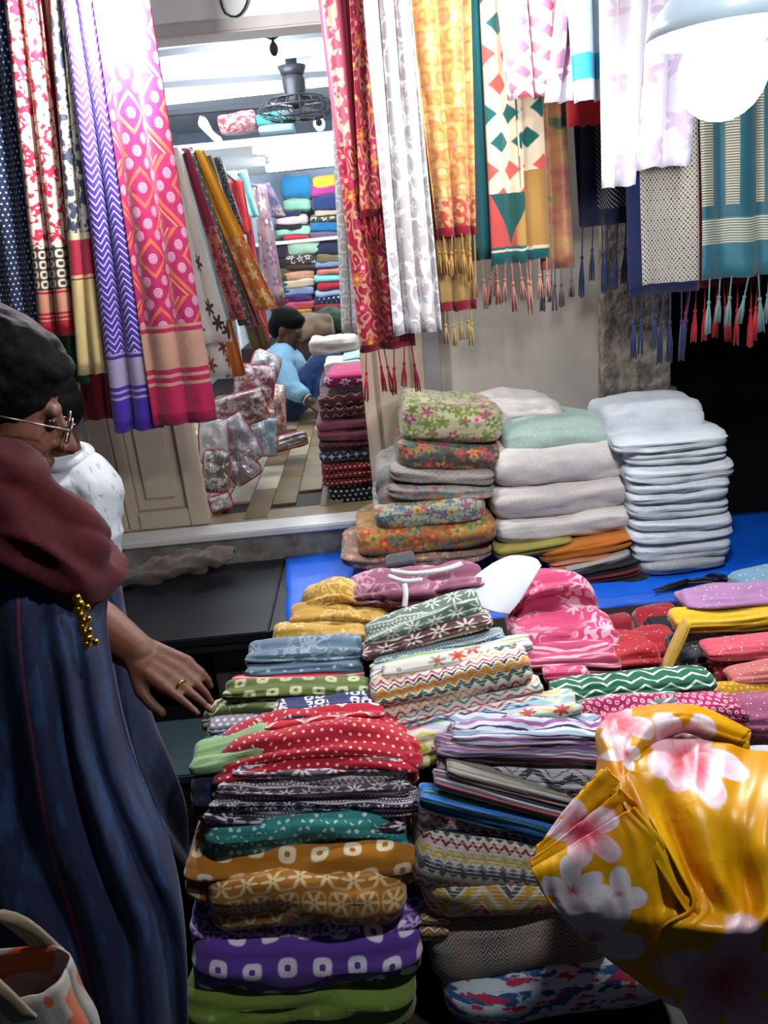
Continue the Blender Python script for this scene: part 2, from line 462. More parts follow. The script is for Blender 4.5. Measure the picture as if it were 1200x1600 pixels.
# panelled door leaf folded flat against the wall, left of the opening
dr = empty('door_1', (-.92, 2.99, .575)); dr['kind'] = 'structure'
XL, XR, ZB, ZT = -1.13, -.715, .575, 2.30
def dpart(n, lo, hi, m, b=.004): return box(n, lo, hi, m, parent=dr, bev=b)
dpart('stile', (XL, 2.965, ZB), (XL+.085, 3.01, ZT), M_CREAM); dpart('stile', (XR-.075, 2.965, ZB), (XR, 3.01, ZT), M_CREAM)
dpart('stile', (XL+.088, 2.972, ZB), (XL+.135, 3.01, ZT), M_CREAM)
for z0, z1 in ((ZB, ZB+.075), (1.30, 1.40), (ZT-.1, ZT)): dpart('rail', (XL+.135, 2.967, z0), (XR-.075, 3.01, z1), M_CREAM)
for z0, z1 in ((ZB+.075, 1.30), (1.40, ZT-.1)):
    dp = dpart('door_panel', (XL+.135, 2.985, z0), (XR-.075, 3.0, z1), M_CREAM, 0)
    for lo, hi in (((XL+.135, 2.977, z0), (XL+.143, 2.99, z1)), ((XR-.083, 2.977, z0), (XR-.075, 2.99, z1)), ((XL+.143, 2.977, z0), (XR-.083, 2.99, z0+.008))):
        box('moulding', lo, hi, M_CREAM2, parent=dp, bev=.001)
    box('raised_panel', (XL+.175, 2.974, z0+.05), (XR-.115, 2.99, z1-.05), M_CREAM, parent=dp, bev=.006)
# step and sill
box('wall_step', (-2.2, 2.84, 0), (.10, 3.10, .545), M_CEMENT, bev=.006, **S)
box('trim_sill', (-1.2, 2.835, .545), (-.02, 2.96, .575), M_SILL, bev=.006, **S)
# platform along the shop front: two black boards on a cement base
pf = empty('shop_ledge', (-.4, 2.5, 0)); tag(pf, 'low black board ledge running along the shop front under the doorway', 'ledge')
box('board', (-2.2, 2.225, .415), (-.412, 2.838, .447), M_BLACKTOP, parent=pf)
box('board', (-.408, 2.225, .415), (2.1, 2.838, .447), M_BLACKTOP, parent=pf)
box('front_edge', (-2.2, 2.232, .385), (2.1, 2.30, .414), M_WOODDK, parent=pf)
box('support_block', (-.64, 2.36, 0), (-.40, 2.75, .384), M_CEMENT, parent=pf)
box('support_block', (.8, 2.36, 0), (1.0, 2.75, .384), M_CEMENT, parent=pf)
box('support_block', (-2.1, 2.36, 0), (-1.8, 2.75, .384), M_CEMENT, parent=pf)
fs = empty('foot_step', (-.85, 2.0, 0)); tag(fs, 'dark teal wooden step in the shade below the black ledge', 'step')
box('tread', (-1.3, 1.86, .17), (-.42, 2.15, .20), M_TEALSTEP, parent=fs); box('riser', (-1.28, 1.88, 0), (-.44, 1.90, .17), M_WOODDK, parent=fs)
box('side', (-.46, 1.90, 0), (-.44, 2.14, .17), M_WOODDK, parent=fs); box('side', (-1.28, 1.90, 0), (-1.26, 2.14, .17), M_WOODDK, parent=fs)
# blue tarpaulin over the ledge and down its front
def tarp():
    P = []; UV = []; path = [(2.832, .4505), (2.6, .4505), (2.4, .4505), (2.26, .4515), (2.218, .447), (2.204, .43), (2.200, .36), (2.195, .22), (2.185, .08)]
    nu = 90; fine = []
    for (a, b) in zip(path[:-1], path[1:]):
        n = 5
        for k in range(n): fine.append((a[0]+(b[0]-a[0])*k/n, a[1]+(b[1]-a[1])*k/n))
    fine.append(path[-1])
    for j, (y, z) in enumerate(fine):
        r = []; ru = []
        for i in range(nu+1):
            s_ = i/nu; xl = -.405 + (2.83-y)*.09 + .012*nz(y*9, 3); x = xl + (1.75-xl)*s_
            dz = (abs(nz(x*5, y*4))*.007 + abs(nz(x*13, y*12))*.004)*(1 if z > .44 else 0)
            dy = -(.012*abs(nz(x*8, z*3)) + .01*abs(math.sin(x*16+nz(x*3, z)*2)))*(1 if z < .44 else 0)
            r.append(Vector((x, y+dy, z+dz+.0015))); ru.append((x, j*.03))
        P.append(r); UV.append(ru)
    return sheet('tarpaulin', P, fab('tarp', lambda m: lin('0a5fd6'), rough=.42, sheen=0, spec=.5, bump=.35, weave=400), .0016, uvs=UV)
tag(tarp(), 'bright blue plastic tarpaulin spread over the ledge and hanging down its front', 'tarpaulin')
# display table in front with stepped risers
M_TABLECLOTH = plain('10131c', rough=.95, sheen=.1)
tb = empty('display_table', (.5, 1.3, 0)); tag(tb, 'low dark display table buried under stacks of folded clothes', 'table')
box('tabletop', (-.34, .60, .415), (1.45, 2.17, .445), M_WOODDK, parent=tb)
for x in (-.30, 1.36):
    for y in (.64, 2.08): box('leg', (x, y, 0), (x+.05, y+.05, .415), M_WOODDK, parent=tb)
def riser(items, inset=.02, z0=.446, front=.02):
    bpy.context.view_layer.update(); lo = Vector((9, 9, 9)); hi = Vector((-9, -9, -9))
    for o in items:
        for c in o.bound_box:
            q = o.matrix_world @ Vector(c)
            lo = Vector(map(min, lo, q)); hi = Vector(map(max, hi, q))
    if lo.z - .004 > z0 + .01:
        box('riser_block', (lo.x+inset, lo.y+front, z0), (hi.x-inset, hi.y-.01, lo.z-.001), M_TABLECLOTH, parent=tb, bev=.01)
# ---------------------------------------------------------------- inside the shop
FLZ = .57
fl = box('floor_shop', (-1.4, 3.10, .40), (.34, 7.0, FLZ-.012), M_WOODDK, bev=0, **S)
rnd = random.Random(5)
woods = [solid('plank_%d' % i, c, .28, var=.3, scale=7, spec=.6) for i, c in enumerate(('a08c68', '7d6a4c', 'b7a888', '5f4f38', '948060', 'c8bda4'))]
pw, plen = .105, .40
box('trim_threshold', (-1.12, 2.962, .5455), (-.04, 3.098, FLZ-.002), solid('threshold_wood', '8f7f66', .4, var=.25, scale=9), bev=0, **S)
pms = []
for m in woods:
    bm = bmesh.new(); add_box(bm, (-pw/2+.0015, -plen/2+.0015, -.012), (pw/2-.0015, plen/2-.0015, 0), .0015)
    me = bpy.data.meshes.new('plank'); bm.to_mesh(me); bm.free(); me.materials.append(m); pms.append(me)
for i in range(15):
    for j in range(-1, 7):
        y = 3.10 + plen*(j+.5) + ((i*37) % 5)*.08 - .02
        x_ = -1.32+pw*(i+.5)
        if y - plen/2 < 2.96 or (y - plen/2 < 3.1 and not -.66 < x_ < -.09): y += plen
        if j == -1 and y > 3.3: continue
        o = bpy.data.objects.new('plank', rnd.choice(pms)); COL.objects.link(o); o.parent = fl
        o.location = Vector((-1.32+pw*(i+.5), y, FLZ)) - fl.location
box('wall_shop_left', (-1.45, 3.10, .4), (-1.38, 7.0, 2.6), M_WHITE, bev=0, **S)
box('wall_shop_right', (.32, 3.10, .4), (.40, 7.0, 2.6), M_WHITE, bev=0, **S)
box('wall_shop_back', (-1.45, 6.98, .4), (.40, 7.06, 2.6), solid('back_wall_blue', 'aebfd0', .7), bev=0, **S)
box('ceiling', (-1.45, 3.09, 2.56), (.40, 7.06, 2.66), solid('ceiling_white', 'dfe5ec', .5, var=.06, scale=4), bev=0, **S)
box('ceiling_loft', (-1.38, 5.10, 2.205), (.32, 6.98, 2.245), M_WHITE, bev=.004, **S)
M_BEAM = solid('beam_grey', '7d828a', .5)
def cbar(n, pa, pb, z, r, mat, parent=None):
    a = at(pa[0], pa[1], z=z); b = at(pb[0], pb[1], z=z); return a, b
for k, (pa, pb) in enumerate((((225, 95), (505, 60)), ((235, 141), (510, 122)), ((245, 183), (420, 168)))):
    a = at(*pa, z=2.53); b = at(*pb, z=2.53); e = (b-a); a = a - e*.15; b = b + e*.2
    a.x = max(a.x, -1.37); b.x = min(b.x, .31)
    bm = bmesh.new(); d = (b-a).normalized(); q = Vector((-d.y, d.x, 0))*.03
    for p in (0,):
        vs = [bm.verts.new(v) for v in (a-q, b-q, b+q, a+q)]
        f = bm.faces.new(vs); r_ = bmesh.ops.extrude_face_region(bm, geom=[f])
        for v in r_['geom']:
            if isinstance(v, bmesh.types.BMVert): v.co.z += .03
    c = Vector(((a.x+b.x)/2, (a.y+b.y)/2, 2.53))
    for v in bm.verts: v.co -= c
    bmesh.ops.recalc_face_normals(bm, faces=bm.faces)
    o = bm_obj('ceiling_beam', bm, M_BEAM); o.location = c; o['kind'] = 'structure'
M_TUBE = solid('tube_glow', 'f2f7ff', .4, emit=TUBE_E)
M_TUBEBODY = solid('tube_body', 'd8dce0', .5)
def tube_light(pa, pb, z, label, r=.016):
    a = at(*pa, z=z); b = at(*pb, z=z); c = (a+b)/2; e = empty('tube_light', c)
    tag(e, label, 'tube light', 'tube lights on the shop ceiling')
    d = (b-a).normalized()
    tube('tube', [a+d*.03-c, b-d*.03-c], r, M_TUBE, e, 12)
    for p in (a, b): tube('end_cap', [p-c, p+d*(.03 if p is a else -.03)-c], r*1.15, M_TUBEBODY, e, 12)
    bm = bmesh.new(); add_tube(bm, [a+Vector((0, 0, r*1.9))-c, b+Vector((0, 0, r*1.9))-c], r*.95, 4); bm_obj('batten', bm, M_TUBEBODY, e)
tube_light((228, 68), (500, 43), 2.50, 'tube light nearest the door lintel on the shop ceiling')
tube_light((232, 112), (508, 78), 2.50, 'tube light second from the door lintel, before the caged fan')
tube_light((240, 160), (455, 137), 2.50, 'tube light level with the fan motor on the shop ceiling', .02)
tube_light((478, 134), (520, 129), 2.50, 'short stretch of tube light right of the fan motor')
tube_light((395, 238), (530, 224), 2.175, 'foremost tube light under the loft edge')
tube_light((415, 252), (530, 240), 2.175, 'middle tube light under the loft')
tube_light((415, 266), (530, 254), 2.175, 'rearmost tube light under the loft above the shelves')
point_light('shop_ceiling_light', (-.45, 4.3, 2.40), 60, .25, (.93, .97, 1))
point_light('shop_loft_light', (-.30, 6.0, 2.10), 22, .15, (.93, .97, 1))
# caged fan
c = at(463, 170, Y=4.6); fe = empty('caged_fan', c); tag(fe, 'black caged fan hanging from the shop ceiling', 'fan')
bm = bmesh.new()
for q in range(18):
    pts = []
    for k in range(9):
        r_ = .205*k/8; hh = .055*math.sqrt(max(0, 1-(k/8)**2.5)); pts.append((r_*math.cos(2*PI*q/18), r_*math.sin(2*PI*q/18), hh))
    add_tube(bm, pts, .0028, 4); add_tube(bm, [(x, y, -z) for x, y, z in pts], .0028, 4)
for r_, z_ in ((.205, 0), (.15, .045), (.15, -.045), (.09, .053), (.09, -.053)):
    add_tube(bm, [(r_*math.cos(2*PI*k/32), r_*math.sin(2*PI*k/32), z_) for k in range(33)], .005 if z_ == 0 else .003, 5)
cg = bm_obj('cage', bm, M_DKMETAL, fe, True)
bm = bmesh.new()
for q in range(3):
    a0 = 2*PI*q/3; vs = []
    for rr, da, zz in ((.03, -.3, .012), (.03, .3, -.012), (.17, .45, -.014), (.18, -.2, .014)):
        vs.append(bm.verts.new((rr*math.cos(a0+da), rr*math.sin(a0+da), zz)))
    bm.faces.new(vs)
bl = bm_obj('blade', bm, solid('fan_blade', '5a5d66', .4, metal=.5), fe); sm = bl.modifiers.new('t', 'SOLIDIFY'); sm.thickness = .004
bm = bmesh.new(); add_cap(bm, (0, 0, .05), (0, 0, .13), .055, .06, 16); add_tube(bm, [(0, 0, .16), (0, 0, .20), (0, 0, .205), (0, 0, .25)], [.06, .075, .03, .03], 14)
bm_obj('motor', bm, M_DKMETAL, fe, True)
tube('down_rod', [(0, 0, .18), (0, 0, 2.56-c.z)], .012, M_DKMETAL, fe)
# hook with a dark pendant, cable loops
c = at(426, 62, Y=3.7); o = empty('ceiling_hook', c); tag(o, 'small dark pendant hook hanging just behind the lintel', 'hook')
tube('stem', [(0, 0, -.02), (0, 0, 2.555-c.z)], .006, M_DKMETAL, o)
bm = bmesh.new(); add_ell(bm, (0, 0, -.035), (.02, .02, .028), seg=12); bm_obj('knob', bm, M_DKMETAL, o, True)
for s_ in (-1, 1): tube('prong', [(0, 0, .0), (s_*.025, 0, .012), (s_*.04, 0, .03)], .004, M_DKMETAL, o)
tb_ = at(365, 8, Y=2.985)
tag(tube('cable_loop', [tb_+Vector((.045*math.cos(a/10)*(1+.1*math.sin(a/3)), -.006, .05*math.sin(a/10)*1.1+.02)) for a in range(0, 75, 4)], .003, M_DKMETAL), 'thin dark loop of cable on the white board over the doorway', 'cable')
tag(tube('loose_wire', [at(238, 76, z=2.556), at(262, 72, z=2.557), at(300, 60, z=2.556)], .003, M_DKMETAL), 'thin dark wire on the ceiling near the pink bandhani dupatta', 'wire')
tag(tube('loose_wire', [at(445, 46, z=2.556), at(480, 47, z=2.557), at(512, 48, z=2.556)], .003, M_DKMETAL), 'thin dark wire on the ceiling near the crimson brocade dupatta', 'wire')
# security camera
c = at(499, 194, Y=5.06); o = empty('security_camera', c); tag(o, 'small white bullet security camera on the loft edge', 'camera')
bm = bmesh.new(); add_cap(bm, (0, .05, 0), (0, -.03, 0), .034, .036, 16); bm_obj('body', bm, M_WHITE, o, True)
bm = bmesh.new(); add_tube(bm, [(0, -.060, 0), (0, -.069, 0)], .018, 16); bm_obj('lens', bm, M_DKMETAL, o, True)
tube('bracket', [(0, .05, -.03), (0, .07, -.08)], .012, M_WHITE, o)
#==PART3==
# ================================================================== FABRICS
W = 'e9e6e2'
def F(key, fn, **k): return fab(key, fn, **k)
def f_dots(key, base, dot, size, r=.2, **k): return F(key, lambda m: m.mix(m.dots(size, r), base, dot), **k)
def f_band(key, base, ring, size, ro=.27, ri=.09, **k): return F(key, lambda m: m.mix(m.rings(size, ro, ri), base, ring), **k)
def f_block(key, base, ink, s=.05, **k):
    """block print: flower row, dotted diagonals, ruled lines"""
    def fn(m):
        col = m.mix(m.petals(s, 8, .46, .1, sv=s*.9), base, ink)
        vv = m.frac(m.v/(s*.9*1.9)); band = vv > .55
        d2 = m.dots(s*.2, .3, stagger=True) + m.less(m.abs(m.tri((m.u+m.v*.8)/(s*.32))), .28)*.6
        col2 = m.mix(m.min(d2, 1.0), base, ink)
        line = m.less(m.abs(vv-.55), .035) + m.less(m.abs(vv-.97), .03)
        return m.mix(m.min(line, 1.0), m.mix(band, col, col2), ink)
    return F(key, fn, **k)
def f_flor(key, base, cols, size=.05, n=5, R=.46, leaf=None, **k):
    def fn(m):
        col = lin(base)
        if leaf:
            du = m.noise(m.vec(m.u, m.v), 22)*.05
            pm, hm, c, c2 = m.vpetals(size*.55, 3, .5, u=m.u+.31+du, v=m.v+.17)
            col = m.mix(pm*(c2 > .25), col, leaf)
        pm, hm, c, c2 = m.vpetals(size, n, R)
        fc = m.ramp(c, [(i/len(cols), q) for i, q in enumerate(cols)])
        col = m.mix(pm, col, fc); return m.mix(hm, col, m.ramp(c2, [(0, cols[-1]), (.5, base), (.75, cols[0])]))
    return F(key, fn, **k)
def f_swirl(key, base, ink, sc=22, k_=34, th=.45, **k):
    def fn(m):
        sw = m.sin(m.noise(m.vec(m.u*sc, m.v*sc), 1, 1)*float(k_)) > th
        pm = m.vpetals(1.6/sc, 7, .34)
        return m.mix(m.max(sw*(1 - m.less(pm[2]*0 + m.noise(m.vec(m.u, m.v), sc*.35, 0), .48)), pm[0]*(pm[2] > .4)), base, ink)
    return F(key, fn, **k)
def f_strip(key, stops, period, amp=0.0, wl=.05, wob=0, stitch=False, **k):
    def fn(m):
        col = m.zig(stops, period, amp, wl, wob=wob)
        if stitch:
            ln = m.less(m.abs(m.tri(m.v/.011)), .16)*(m.frac(m.u/.03) < .72); col = m.mix(ln*.75, col, 'f2efe6')
        return col
    return F(key, fn, **k)
def f_mini(key, base, ink, size, n=4, R=.4, **k): return F(key, lambda m: m.mix(m.petals(size, n, R, .03), base, ink), **k)
def f_quilt(key, base, ink, **k):
    def fn(m):
        l = m.less(m.abs(m.tri((m.u+m.v)/.05)), .12) + m.less(m.abs(m.tri((m.u-m.v)/.05)), .12)
        return m.mix(m.min(l, 1.0), base, ink)
    return F(key, fn, **k)
ALL = {}
def FC(label, L, R, th, Y, mat, name='folded_garment', **k): return fold(name, label, L, R, th, Y, mat, **k)

# ---------------- front left stack (top to bottom)
A = []
A.append(FC('light green thin cotton garment sticking out left beneath the red dotted one', (305, 1192), (420, 1165), 48, 1, plain('8db37c', bump=.4), layers=1, crumple=1.6, depth=0.12, sq=2.5))
A.append(FC('dark navy cloth bulging at the left behind the purple block prints', (292, 1272), (420, 1262), 80, 0.96, f_dots('navydk', '0d1430', '1c2a55', .02), layers=2, crumple=1.2, depth=0.2, sq=2.5))
A.append(FC('red garment with small pale dots on top of the front left stack', (338, 1184), (650, 1160), 90, 0.972, f_dots('reddots', 'b3122a', 'f0c9bd', .0145, .17), layers=2, crumple=1.7, droop=.28, depth=0.13, groove=.8, sq=2.5))
A.append(FC('red garment with white chevron border at the back of the red dotted one', (395, 1132), (600, 1114), 28, 1.06, f_strip('redchev', [(0, 'b8142c'), (.72, 'f2ddd6'), (.86, 'b8142c'), (.92, 'f2ddd6'), (.96, 'b8142c')], .04, .012, .06), layers=1, crumple=1.3, depth=0.07, sq=2.5))
A.append(FC('mauve grey garment with white flower block print under the red dotted one', (366, 1203), (634, 1192), 36, 0.965, f_block('mauvegrey', '6f5a66', 'dcd3d6', .05), layers=2, crumple=1.2, depth=0.1))
A.append(FC('grey garment with fine white border print, second mauve grey layer', (342, 1226), (641, 1222), 36, 0.95, f_block('greyprint', '5c4f58', 'd8d2d6', .034), layers=3, crumple=1.1, depth=0.12))
A.append(FC('dark grey purple garment with white ruled border lines', (330, 1250), (654, 1252), 32, 0.94, f_block('darkplumA', '3d3040', 'cfc8d2', .028), layers=3, depth=0.14))
A.append(FC('plum garment with large white flowers above the teal ones', (321, 1268), (632, 1282), 38, 0.93, f_block('plum', '332338', 'd5cad8', .052), layers=2, crumple=1.1, depth=0.15))
A.append(FC('thin teal garment with a pale swirl end, squeezed under the plum print', (334, 1298), (638, 1304), 30, 0.92, f_mini('tealthin', '1d7272', '4f9c9a', .03), layers=2, crumple=1.3, depth=0.15))
A.append(FC('teal garment with white diamond dot trellis in the front left stack', (311, 1332), (628, 1326), 66, .905, F('tealtrellis', lambda m: m.mix(m.dots(.012, .3)*m.less(m.min(m.abs(m.tri((m.u+m.v)/.07)), m.abs(m.tri((m.u-m.v)/.07))), .24), '2f8582', 'c9dcd4')), layers=2, crumple=1.4, droop=.12))
A.append(FC('mustard garment with big white ring dots in the front left stack', (280, 1388), (662, 1370), 78, .885, f_band('mustring', 'a8690f', 'e6d3b0', .048), layers=2, crumple=1.4, droop=.1, depth=0.2))
A.append(FC('mustard garment with pale square and flower print, bulging forward', (318, 1442), (638, 1424), 92, .85, F('mustprint', lambda m: m.mix(m.min(m.petals(.038, 6, .46, .05) + m.rings(.038, .46, .38, stagger=False)*.6, 1.0)*.85, 'a86c17', 'e3c894'), rough=.6), layers=1, crumple=1.5, droop=.1, depth=.27))
A.append(FC('purple garment with white flower and spiral print above the purple ring dots', (288, 1484), (668, 1462), 56, .855, F('purpprint', lambda m: m.mix(m.min(m.petals(.04, 6, .46, .05) + m.rings(.04, .46, .38, stagger=False)*.6, 1.0)*.8, '59388f', 'c9b8de')), layers=2, crumple=1.4))
A.append(FC('purple garment with big white ring dots near the bottom of the front left stack', (292, 1544), (664, 1522), 88, .825, f_band('purpring', '56338f', 'ddd3e6', .05), layers=1, crumple=1.2, depth=.27))
A.append(FC('olive green garment lowest in the front left stack', (280, 1612), (654, 1598), 66, .80, f_dots('greenlow', '5f7a2b', '7d9742', .05, .1), layers=2, crumple=1.4, depth=.28))
riser(A, .06, front=.06)
# ---------------- second row, left
B = []
B.append(FC('blue cloth with rows of pale dots left of the navy square print', (322, 1152), (505, 1118), 40, 1.07, F('bluedots', lambda m: m.mix(m.dots(.012, .28)*(m.frac(m.v/.035) < .6), '3d6f8e', 'cfd8dc')), layers=3, crumple=1.1, depth=0.09, sq=2.5))
B.append(FC('navy garment with rows of white squares behind the red stack top', (428, 1122), (592, 1108), 46, 1.075, F('navysq', lambda m: m.mix(m.rings(.02, .42, .18, stagger=False)*(m.frac((m.u+m.v*.3)/.07) < .5), '1b2a5e', 'dfe0e4')), layers=1, depth=0.09, sq=2.5))
B.append(FC('pale grey dotted cloth end peeping out under the olive green garment', (328, 1138), (400, 1130), 22, 1.09, f_dots('palegreyd', '8d8794', 'e0dce2', .013, .25), layers=1, depth=0.08, sq=2.5))
B.append(FC('olive green garment with white blossom print and stringy gathered folds', (318, 1110), (582, 1092), 40, 1.12, f_swirl('olive', '4b5a22', 'c9c8b0', 28), layers=3, crumple=1.7, droop=.25, depth=0.1, sq=2.5))
B.append(FC('olive green garment with pale rings on top of the olive blossom one', (350, 1082), (578, 1070), 28, 1.15, f_band('olivering', '59692b', 'b9bd94', .04), layers=2, crumple=1.3, depth=0.09, sq=2.5))
riser(B, .04, front=.04)
B2 = []
B2.append(FC('crimson and pink striped cloth between olive green and grey blue garments', (362, 1066), (570, 1060), 20, 1.19, f_strip('pinkstr', [(0, 'c8253f'), (.5, 'e58a92'), (.62, 'c8253f'), (.8, 'efc3bd')], .02), layers=2, crumple=1.3, depth=0.08, sq=2.5))
B2.append(FC('small orange cloth end at the left of the crimson striped cloth', (355, 1072), (430, 1062), 16, 1.2, plain('c8702c'), layers=1, depth=0.07, sq=2.5))
B2.append(FC('slate blue garment lower one of the two grey blue ones', (384, 1044), (568, 1040), 22, 1.22, f_dots('slateb', '587083', 'a9b8c2', .03, .12), layers=2, crumple=1.2, depth=0.09, sq=2.5))
B2.append(FC('grey blue garment with faint white paisley print, upper one of two', (386, 1020), (567, 1016), 38, 1.25, f_swirl('slatea', '5f7688', '93a5b3', 30), layers=2, crumple=1.3, depth=0.11, sq=2.5))
riser(B2, .04, front=.05)
B3 = []
B3.append(FC('mustard yellow printed garment lowest of the three yellow ones', (426, 992), (572, 992), 36, 1.32, f_flor('yel1', 'bd9440', ['d9bd7a', 'c9a45a', 'bd9440'], .035, 6, .44), layers=3, crumple=1.4, depth=0.1, sq=2.5))
B3.append(FC('mustard yellow printed garment in the middle of the yellow pile', (452, 966), (608, 960), 34, 1.38, f_swirl('yel2', 'b98d35', 'd6b46a', 30), layers=2, crumple=1.8, droop=.3, depth=0.1, sq=2.5))
B3.append(FC('crumpled mustard yellow cloth peak on the blue tarpaulin edge', (470, 944), (562, 926), 40, 1.45, f_swirl('yel2', 'b98d35', 'd6b46a', 30), layers=1, crumple=3.0, droop=.5, depth=0.1, pw=3, sq=2.2))
riser(B3, .04, front=.04)
# ---------------- second row, middle: tilted prints
C = []
ZZ1 = [(0, 'd9d3c6'), (.1, '4a5f50'), (.24, 'd9d3c6'), (.30, 'd9962e'), (.5, 'd9d3c6'), (.56, '3a2c2c'), (.63, 'd9d3c6'), (.7, 'b8325a'), (.78, 'd9d3c6'), (.9, 'd9962e'), (.96, 'd9d3c6')]
C.append(FC('white cotton with bright zigzag bands in green, orange and crimson', (583, 1090), (826, 1036), 62, 1.1, f_strip('zig1', ZZ1, .075, .006, .022, stitch=True), layers=1, crumple=.9, depth=0.09, sq=2.5))
C.append(FC('white garment with small red flowers above the bright zigzag cotton', (597, 1048), (800, 1014), 24, 1.14, f_flor('redfl', 'd6cfc4', ['c4452e', 'd6cfc4', 'c9664a', '9a9a8a'], .045, 6, .36), layers=2, depth=0.08, sq=2.5))
C.append(FC('white cloth with lilac edge and lime green ends under the slate prints', (578, 1052), (830, 1004), 28, 1.165, f_strip('limew', [(0, 'cfd0d8'), (.6, '8f86b8'), (.68, 'cfd0d8'), (.85, '8fae5a')], .05), layers=3, depth=0.08, sq=2.5))
C.append(FC('cream cloth with pink zigzag and teal waves, below the bright zigzag cotton', (588, 1124), (846, 1068), 32, 1.085, f_strip('zig2', [(0, 'd8d2c4'), (.2, 'c23a5e'), (.28, 'd8d2c4'), (.45, '4f8a78'), (.55, 'd8d2c4'), (.75, 'c7b06a'), (.85, 'd8d2c4')], .05, .006, .03, stitch=True), layers=2, depth=0.07, sq=2.5))
C.append(FC('white cloth with blue and red wave bands, third of the zigzag prints', (590, 1142), (852, 1086), 28, 1.065, f_strip('zig3', [(0, 'd5d2cb'), (.2, '2a7cc0'), (.36, 'd5d2cb'), (.5, 'b0525a'), (.62, 'd5d2cb'), (.8, '6f9a8c')], .045, .007, .04, stitch=True), layers=2, depth=0.07, sq=2.5))
C.append(FC('pastel flower and wave print with lime and coral touches', (598, 1162), (905, 1102), 42, 1.03, F('pastelwave', lambda m: (lambda pm: m.mix(pm[0]*(pm[2] > .45), m.zig([(0, 'cfd3c0'), (.18, '8fb7a6'), (.3, 'd6cfc0'), (.45, 'c9c257'), (.55, 'd8d3c8'), (.7, 'd7a2b0'), (.8, '9fc0c4')], .06, .012, .09), 'b5484a'))(m.vpetals(.05, 6, .3))), layers=2, depth=0.09, sq=2.5))
C.append(FC('orange printed cloth corner left of the pastel wave print', (590, 1146), (660, 1134), 24, 1.06, plain('c4603a'), layers=1, depth=0.07, sq=2.5))
C.append(FC('green and yellow tie dye cloth end beside the red bundle knot', (640, 1178), (700, 1160), 34, 1.01, F('tiegreen', lambda m: m.ramp(m.noise(m.vec(m.u, m.v), 35, 3), [(0, '3d7a3a'), (.42, 'b9b84a'), (.52, 'd9d2b0'), (.62, 'c85a3a')])), layers=1, crumple=1.6, depth=0.08, pw=4, sq=2.5))
C.append(FC('red knotted cloth end beside the red dotted stack top', (618, 1180), (658, 1182), 50, 0.985, f_dots('redknot', 'b3122a', 'e8a89c', .02, .12), layers=1, crumple=2, depth=0.08, pw=2.5, sq=2.2))
riser(C[:3], .05, front=.05); riser(C[3:8], .06, front=.05)
C2 = []
C2.append(FC('slate blue cloth with fine ethnic border under the brown block print', (584, 1032), (788, 992), 26, 1.2, f_block('slateblk', '56717c', 'b9c4c6', .03), layers=2, depth=0.08, sq=2.5))
C2.append(FC('brown garment with white flower block print, tilted', (566, 1018), (768, 966), 28, 1.225, f_block('brownblk', '5b3a36', 'd3c4bb', .05), layers=2, depth=0.08, sq=2.5))
C2.append(FC('sage grey garment with rows of white blossoms, tilted on top of the brown print', (570, 994), (750, 938), 40, 1.25, f_block('sageblk', '64766a', 'c8d0c6', .042), layers=2, depth=0.11, crumple=1.2, sq=2.5))
riser(C2, .05, front=.05)
C3 = []
C3.append(FC('mauve printed garment crumpled beneath the measuring tape', (545, 925), (700, 920), 50, 1.45, f_swirl('mauvefl', '8a4f66', 'b98a9c', 24), layers=2, crumple=3.0, depth=0.14, droop=.2, sq=2.5))
C3.append(FC('mauve printed sleeve raised to a peak beside the white paper', (640, 920), (752, 892), 52, 1.47, f_swirl('mauvefl', '8a4f66', 'b98a9c', 24), layers=1, crumple=2.6, depth=0.12, droop=.2, pw=4, sq=2.5))
riser(C3, .05, front=.05)
# ---------------- front middle stack
D = []
D.append(FC('white cotton with navy, pink and lilac stripes on top of the middle stack', (704, 1142), (945, 1144), 46, 0.985, f_strip('strA', [(0, 'c9cbd6'), (.18, '20264a'), (.28, 'c9cbd6'), (.42, '9a5f98'), (.56, 'c9cbd6'), (.7, '20264a'), (.76, '8fa0b4')], .05, wob=.004), layers=2, crumple=1.2, depth=0.09, sq=2.5))
D.append(FC('purple, tan and grey striped cloth second in the middle stack', (680, 1168), (945, 1172), 36, 0.965, f_strip('strB', [(0, '6b4a7c'), (.3, 'b7946a'), (.4, '6b4a7c'), (.55, 'a99cb0'), (.65, '4d4a55'), (.9, '8d8594')], .026), layers=2, depth=0.14, sq=2.5))
D.append(FC('pale grey cloth with broad charcoal zigzag ikat', (684, 1206), (945, 1210), 54, 0.945, f_strip('ikat', [(0, 'b5b3b8'), (.38, '3c3c4c'), (.62, 'b5b3b8'), (.8, '6e6e7c'), (.88, 'b5b3b8')], .05, .012, .06, wob=.014, stitch=True), layers=2, depth=0.16, sq=2.5))
D.append(FC('tan and teal striped flat fold lying slanted on the middle stack', (698, 1196), (905, 1250), 24, 0.93, f_strip('strC', [(0, '8d8272'), (.4, '4f93a8'), (.5, '8d8272'), (.7, 'b39a8a'), (.8, '6a5f58')], .016), layers=2, depth=0.12, crumple=.5))
D.append(FC('crimson and navy striped flat fold slanted under the tan striped one', (678, 1214), (890, 1268), 22, 0.915, f_strip('strD', [(0, '232d3d'), (.4, 'a8384f'), (.55, '232d3d'), (.7, '365a4a'), (.85, 'b99a9a')], .02), layers=2, depth=0.12, crumple=.5))
D.append(FC('bright blue and turquoise striped flat fold slanted at the left edge', (654, 1242), (880, 1300), 36, 0.9, f_strip('strE', [(0, '1f6fb8'), (.35, '2a3a4a'), (.5, '2e9a9c'), (.65, '2a3a4a'), (.8, '2b5fae')], .024), layers=3, depth=0.14, crumple=.5))
